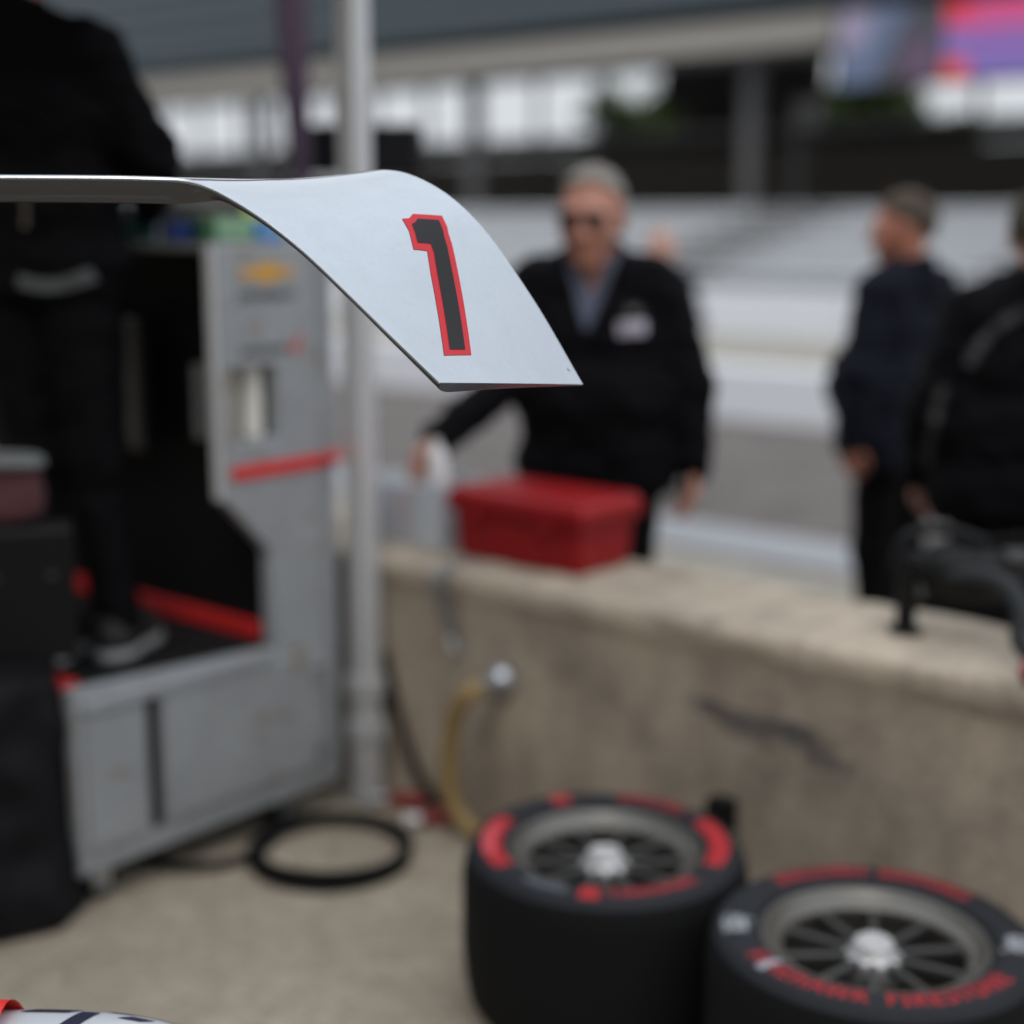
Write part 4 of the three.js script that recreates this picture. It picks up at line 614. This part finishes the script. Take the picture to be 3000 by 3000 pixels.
  if (o.open) {
    const sf = union(torso(0.008), 0.04), v2 = (x, y, z) => (z < 0.0 ? 1 : (Math.abs(x - L([0, 1.4, 0])[0]) - (y - o.open - 0.12) * 0.42) * 0.9);
    part('shirt', surfaceNet((x, y, z) => Math.max(sf(x, y, z), -v2(x, y, z), 1.1 - y, Math.hypot(x - hc[0], z + 0.03) < 0.07 && y > 1.49 ? 1 : -1), [-0.2, 1.05, -0.2], [0.2, 1.6, 0.3], 0.011), cloth([0.11, 0.13, 0.19]), root);
  }
  const tf = (x, y, z) => Math.max(union([cap([-0.075, 0.98, 0], [0.075, 0.98, 0], 0.12, 0.12, 0.9), leg(-1, ...legs.R, 0.017), leg(1, ...legs.L, 0.017)], 0.035)(x, y, z) + wr(x, y, z, 0.005), 0.055 - y);
  const trF = [cap([-0.075, 0.98, 0], [0.075, 0.98, 0], 0.12, 0.12, 0.9), leg(-1, ...legs.R, 0.017), leg(1, ...legs.L, 0.017)], trU = union(trF, 0.035);
  part('trousers', surfaceNet((x, y, z) => Math.max(trU(x, y, z) + wr(x, y, z, 0.005), 0.055 - y, y - 1.05), [-0.32, 0.02, -0.35], [0.32, 1.08, 0.35], 0.014), cloth(o.trousers || [0.0035, 0.0035, 0.0045]), root);
  for (const k of ['R', 'L']) { const a = legs[k][1], s = part('shoe', surfaceNet((x, y, z) => Math.max(union([ell([a[0], 0.045, a[2] + 0.12], [0.048, 0.05, 0.075]), ell([a[0], 0.05, a[2] - 0.01], [0.042, 0.06, 0.065]), cap([a[0], 0.045, a[2]], [a[0], 0.04, a[2] + 0.1], 0.045, 0.044), cap([a[0], 0.1, a[2]], [a[0], 0.06, a[2]], 0.05, 0.045)], 0.03)(x, y, z), 0.014 - y), [a[0] - 0.08, -0.01, a[2] - 0.12], [a[0] + 0.08, 0.16, a[2] + 0.24], 0.009), M([0.012, 0.012, 0.013], 0.6), root); part('sole', surfaceNet((x, y, z) => Math.max(union([ell([a[0], 0.01, a[2] + 0.12], [0.053, 0.06, 0.082]), ell([a[0], 0.01, a[2] - 0.01], [0.047, 0.06, 0.072]), cap([a[0], 0.012, a[2]], [a[0], 0.012, a[2] + 0.1], 0.05, 0.05)], 0.02)(x, y, z), y - 0.027, 0.001 - y), [a[0] - 0.08, -0.02, a[2] - 0.12], [a[0] + 0.08, 0.05, a[2] + 0.24], 0.007), M(o.sole || [0.015, 0.015, 0.016], 0.7), s); }
  if (!o.headless) {
    const line = o.hairline ?? 0.03, hl = o.hairLow ?? -0.055;
    const hair = part('hair', surfaceNet((x, y, z) => Math.max(cran(x, y, z) - 0.009 + 0.004 * noise3(x * 60, y * 60, z * 60), headParts(x, y, z) - 0.009 + 0.004 * noise3(x * 60, y * 60, z * 60), line - (y - 0.72 * z) + 0.006 * noise3(x * 30, y * 30, 3), hl - y, Math.hypot(y + 0.006, z + 0.006) < 0.03 && Math.abs(x) > 0.06 ? 0.01 : -1), [-0.11, -0.1, -0.14], [0.11, 0.15, 0.13], 0.0055), M(o.hair, 0.9), root);
    hair.applyMatrix4(fromHead);
    const eyes = []; for (const s of [-1, 1]) { const g = new THREE.SphereGeometry(0.012, 14, 10).toNonIndexed(); g.translate(s * 0.032, 0.006, 0.079); eyes.push(g); }
    if (!o.shades) { for (let i = 0; i < 2; i++) { const e = part('eye', eyes[i], P([0.5, 0.48, 0.45], 0.2), root); e.applyMatrix4(fromHead); const ir = new THREE.SphereGeometry(0.0062, 12, 8); ir.translate((i ? 1 : -1) * 0.032, 0.006, 0.0862); part('iris', ir, P([0.03, 0.022, 0.016], 0.15), e); } }
    else {
      const lens = (s) => { const sp2 = new THREE.Shape(); const w = 0.026, h = 0.02; sp2.moveTo(-w, h * 0.8); sp2.quadraticCurveTo(0, h * 1.15, w, h * 0.8); sp2.quadraticCurveTo(w * 1.05, -h * 0.6, w * 0.3, -h); sp2.quadraticCurveTo(-w * 0.8, -h, -w, h * 0.8); const g = new THREE.ExtrudeGeometry(sp2, { depth: 0.002, bevelEnabled: false, curveSegments: 8 }); if (s < 0) g.scale(-1, 1, 1); g.rotateY(s * 0.16); g.translate(s * 0.033, 0.008, 0.103); return g; };
      const gl = part('sunglasses', join([tube([[-0.008, 0.017, 0.108], [0, 0.019, 0.111], [0.008, 0.017, 0.108]], 0.002, 10, 6), tube([[0.06, 0.02, 0.098], [0.078, 0.018, 0.08], [0.085, 0.012, 0.0], [0.083, -0.002, -0.03]], 0.0022, 20, 6), tube([[-0.06, 0.02, 0.098], [-0.078, 0.018, 0.08], [-0.085, 0.012, 0.0], [-0.083, -0.002, -0.03]], 0.0022, 20, 6)]), mat.black, root); gl.applyMatrix4(fromHead);
      for (const s of [-1, 1]) { const m = lens(s).toNonIndexed(); part('lens', m, P([0.012, 0.011, 0.012], 0.12, { side: THREE.DoubleSide }), gl); }
    }
  }
  // patches and bands that lie on the cloth: march in along z (dir = +1 from the front, -1 from the back)
  const skinTo = (f, x, y, dir, lift) => { let z = dir * 0.6; for (let i = 0; i < 60; i++) { const d = f(x, y, z); if (d < 0.0004) break; z -= dir * Math.max(0.0006, d * 0.6); if (z * dir < -0.3) break; } return V(x, y, z + dir * lift); };
  (o.bands || []).forEach((b) => {
    const c = new THREE.CatmullRomCurve3(b.pts.map((p) => V(p[0], p[1], 0))), g = gridGeo(b.n || 30, 4, (u, v) => { const p = c.getPoint(u), t = c.getTangent(u), k = (v - 0.5) * b.width; return skinTo(jf, p.x - t.y * k, p.y + t.x * k, b.dir, 0.004); });
    part(b.name, g, M(b.color, b.rough ?? 0.6, { side: THREE.DoubleSide }), jk).userData.label = b.label;
  });
  return root;
}
// the man in the middle, behind the pit wall, one arm out over the coping
person({ label: 'grey-haired person in sunglasses and black jacket behind the red box', at: [-2.72, 0, -3.66], turn: 27, scale: 1.04, seed: 1.3, belly: 0.05, bulk: 0.022, head: 1.14, headDrop: 0.03, hem: 0.80, lean: -0.03, headTurn: -6, headTilt: 6, skin: [0.43, 0.20, 0.145], hair: [0.24, 0.225, 0.21], hairline: 0.055, hairLow: -0.05, jacket: [0.0045, 0.0045, 0.006], open: 1.31, shades: true,
  arms: { R: [[-0.255, 1.17, 0.10], [-0.425, 1.015, 0.28], null, [0.3, -0.6, 0.3], 0.85], L: [[0.275, 1.17, -0.02], [0.292, 0.915, 0.03], null, null, 0.6] },
  bands: [{ name: 'name_patch', label: 'pale lilac oval patch on the chest', pts: [[0.075, 1.335], [0.155, 1.34]], width: 0.042, dir: 1, color: [0.42, 0.40, 0.50], n: 12 }, { name: 'emblem', label: 'dark grey emblem above the patch', pts: [[0.10, 1.385], [0.135, 1.387]], width: 0.022, dir: 1, color: [0.05, 0.05, 0.045], n: 8 }] });
{ const t = thing('water_bottle', 'small white bottle held out over the wall by the person in sunglasses', 'bottle', [-2.935, 0.935, -3.16]);
  part('bottle_body', lathe([[0, 0], [0.026, 0], [0.03, 0.006], [0.03, 0.08], [0.024, 0.1], [0.013, 0.115], [0, 0.115]], 28), mat.plasticWhite, t); part('cap', cyl(0.014, 0.014, 0.02, 0, 0.124, 0, 18), mat.plasticWhite, t); t.rotation.z = 0.12; }
// the one at the right in navy, in profile, looking left
person({ label: 'person in navy jacket seen from the side, looking left in pit lane', at: [-2.377, 0, -5.058], turn: -98, scale: 1.0, seed: 4.1, belly: 0.13, bulk: 0.04, head: 1.06, hem: 0.82, headTurn: 34, headTilt: 4, skin: [0.40, 0.16, 0.105], hair: [0.07, 0.052, 0.04], hairline: 0.035, jacket: [0.0085, 0.010, 0.017],
  arms: { R: [[-0.26, 1.17, 0.02], [-0.24, 0.94, 0.16]], L: [[0.30, 1.165, -0.03], [0.30, 0.925, -0.01], [-0.1, -0.7, 0.1], [-1, 0, 0.1], 0.7] } });
// the one at the right edge with grey piping, back to the camera
person({ label: 'person in black jacket with grey piping, back turned, at the right edge', at: [-1.567, 0, -4.207], turn: 212, scale: 0.995, seed: 6.2, belly: 0.06, bulk: 0.05, hem: 0.84, headTurn: -18, skin: [0.42, 0.2, 0.14], hair: [0.05, 0.04, 0.03], jacket: [0.0045, 0.0045, 0.006],
  legs: { R: [[-0.12, 0.5, 0.015], [-0.15, 0.085, -0.02]], L: [[0.16, 0.5, 0.015], [0.2, 0.085, -0.02]] },
  arms: { R: [[-0.27, 1.18, -0.02], [-0.27, 0.94, 0.1]], L: [[0.285, 1.185, -0.02], [0.29, 0.95, 0.12]] },
  bands: [{ name: 'piping', label: 'grey piping over the shoulder', pts: [[0.05, 1.47], [0.12, 1.43], [0.17, 1.37], [0.20, 1.31]], width: 0.03, dir: -1, color: [0.035, 0.037, 0.045] }, { name: 'piping', label: 'grey piping down the sleeve', pts: [[0.262, 1.25], [0.282, 1.15], [0.286, 1.05], [0.285, 1.0]], width: 0.026, dir: -1, color: [0.022, 0.025, 0.029] }] });
// the one standing on the cart's platform, back to the camera, head above the picture
person({ label: 'person in black standing on the cart platform with head out of view', at: [-3.42, 0.566, -2.185], turn: 208, scale: 1.07, seed: 8.4, hem: 0.86, lean: 0.06, skin: [0.42, 0.18, 0.12], hair: [0.06, 0.045, 0.03], jacket: [0.003, 0.003, 0.004], sole: [0.30, 0.31, 0.31], headTurn: 10,
  legs: { R: [[-0.12, 0.5, -0.03], [-0.17, 0.085, -0.06]], L: [[0.05, 0.5, -0.02], [-0.03, 0.085, -0.15]] },
  arms: { R: [[-0.265, 1.22, 0.05], [-0.17, 1.10, 0.24]], L: [[0.29, 1.2, 0.0], [0.22, 1.04, 0.17]] },
  bands: [{ name: 'reflective_band', label: 'grey reflective band at the back hem', pts: [[-0.175, 0.94], [-0.12, 0.92], [-0.06, 0.915], [0.0, 0.925]], width: 0.03, dir: -1, color: [0.075, 0.085, 0.09] }, { name: 'drawcord', label: 'pale cord on the back of the jacket', pts: [[-0.035, 1.13], [-0.03, 1.09], [-0.02, 1.05]], width: 0.014, dir: -1, color: [0.10, 0.09, 0.075], n: 10 }] });
// someone farther off, only the head showing past the middle man's shoulder
person({ label: 'person far down the pit lane, head showing past the sunglasses wearer\'s shoulder', at: [-5.21, 0, -7.63], turn: 60, scale: 0.92, seed: 9.7, skin: [0.55, 0.29, 0.22], hair: [0.45, 0.30, 0.24], hairline: 0.075, jacket: [0.012, 0.013, 0.02],
  arms: { R: [[-0.27, 1.17, 0], [-0.25, 0.94, 0.06]], L: [[0.27, 1.17, 0], [0.25, 0.94, 0.06]] } });
renderer.render(scene, camera);
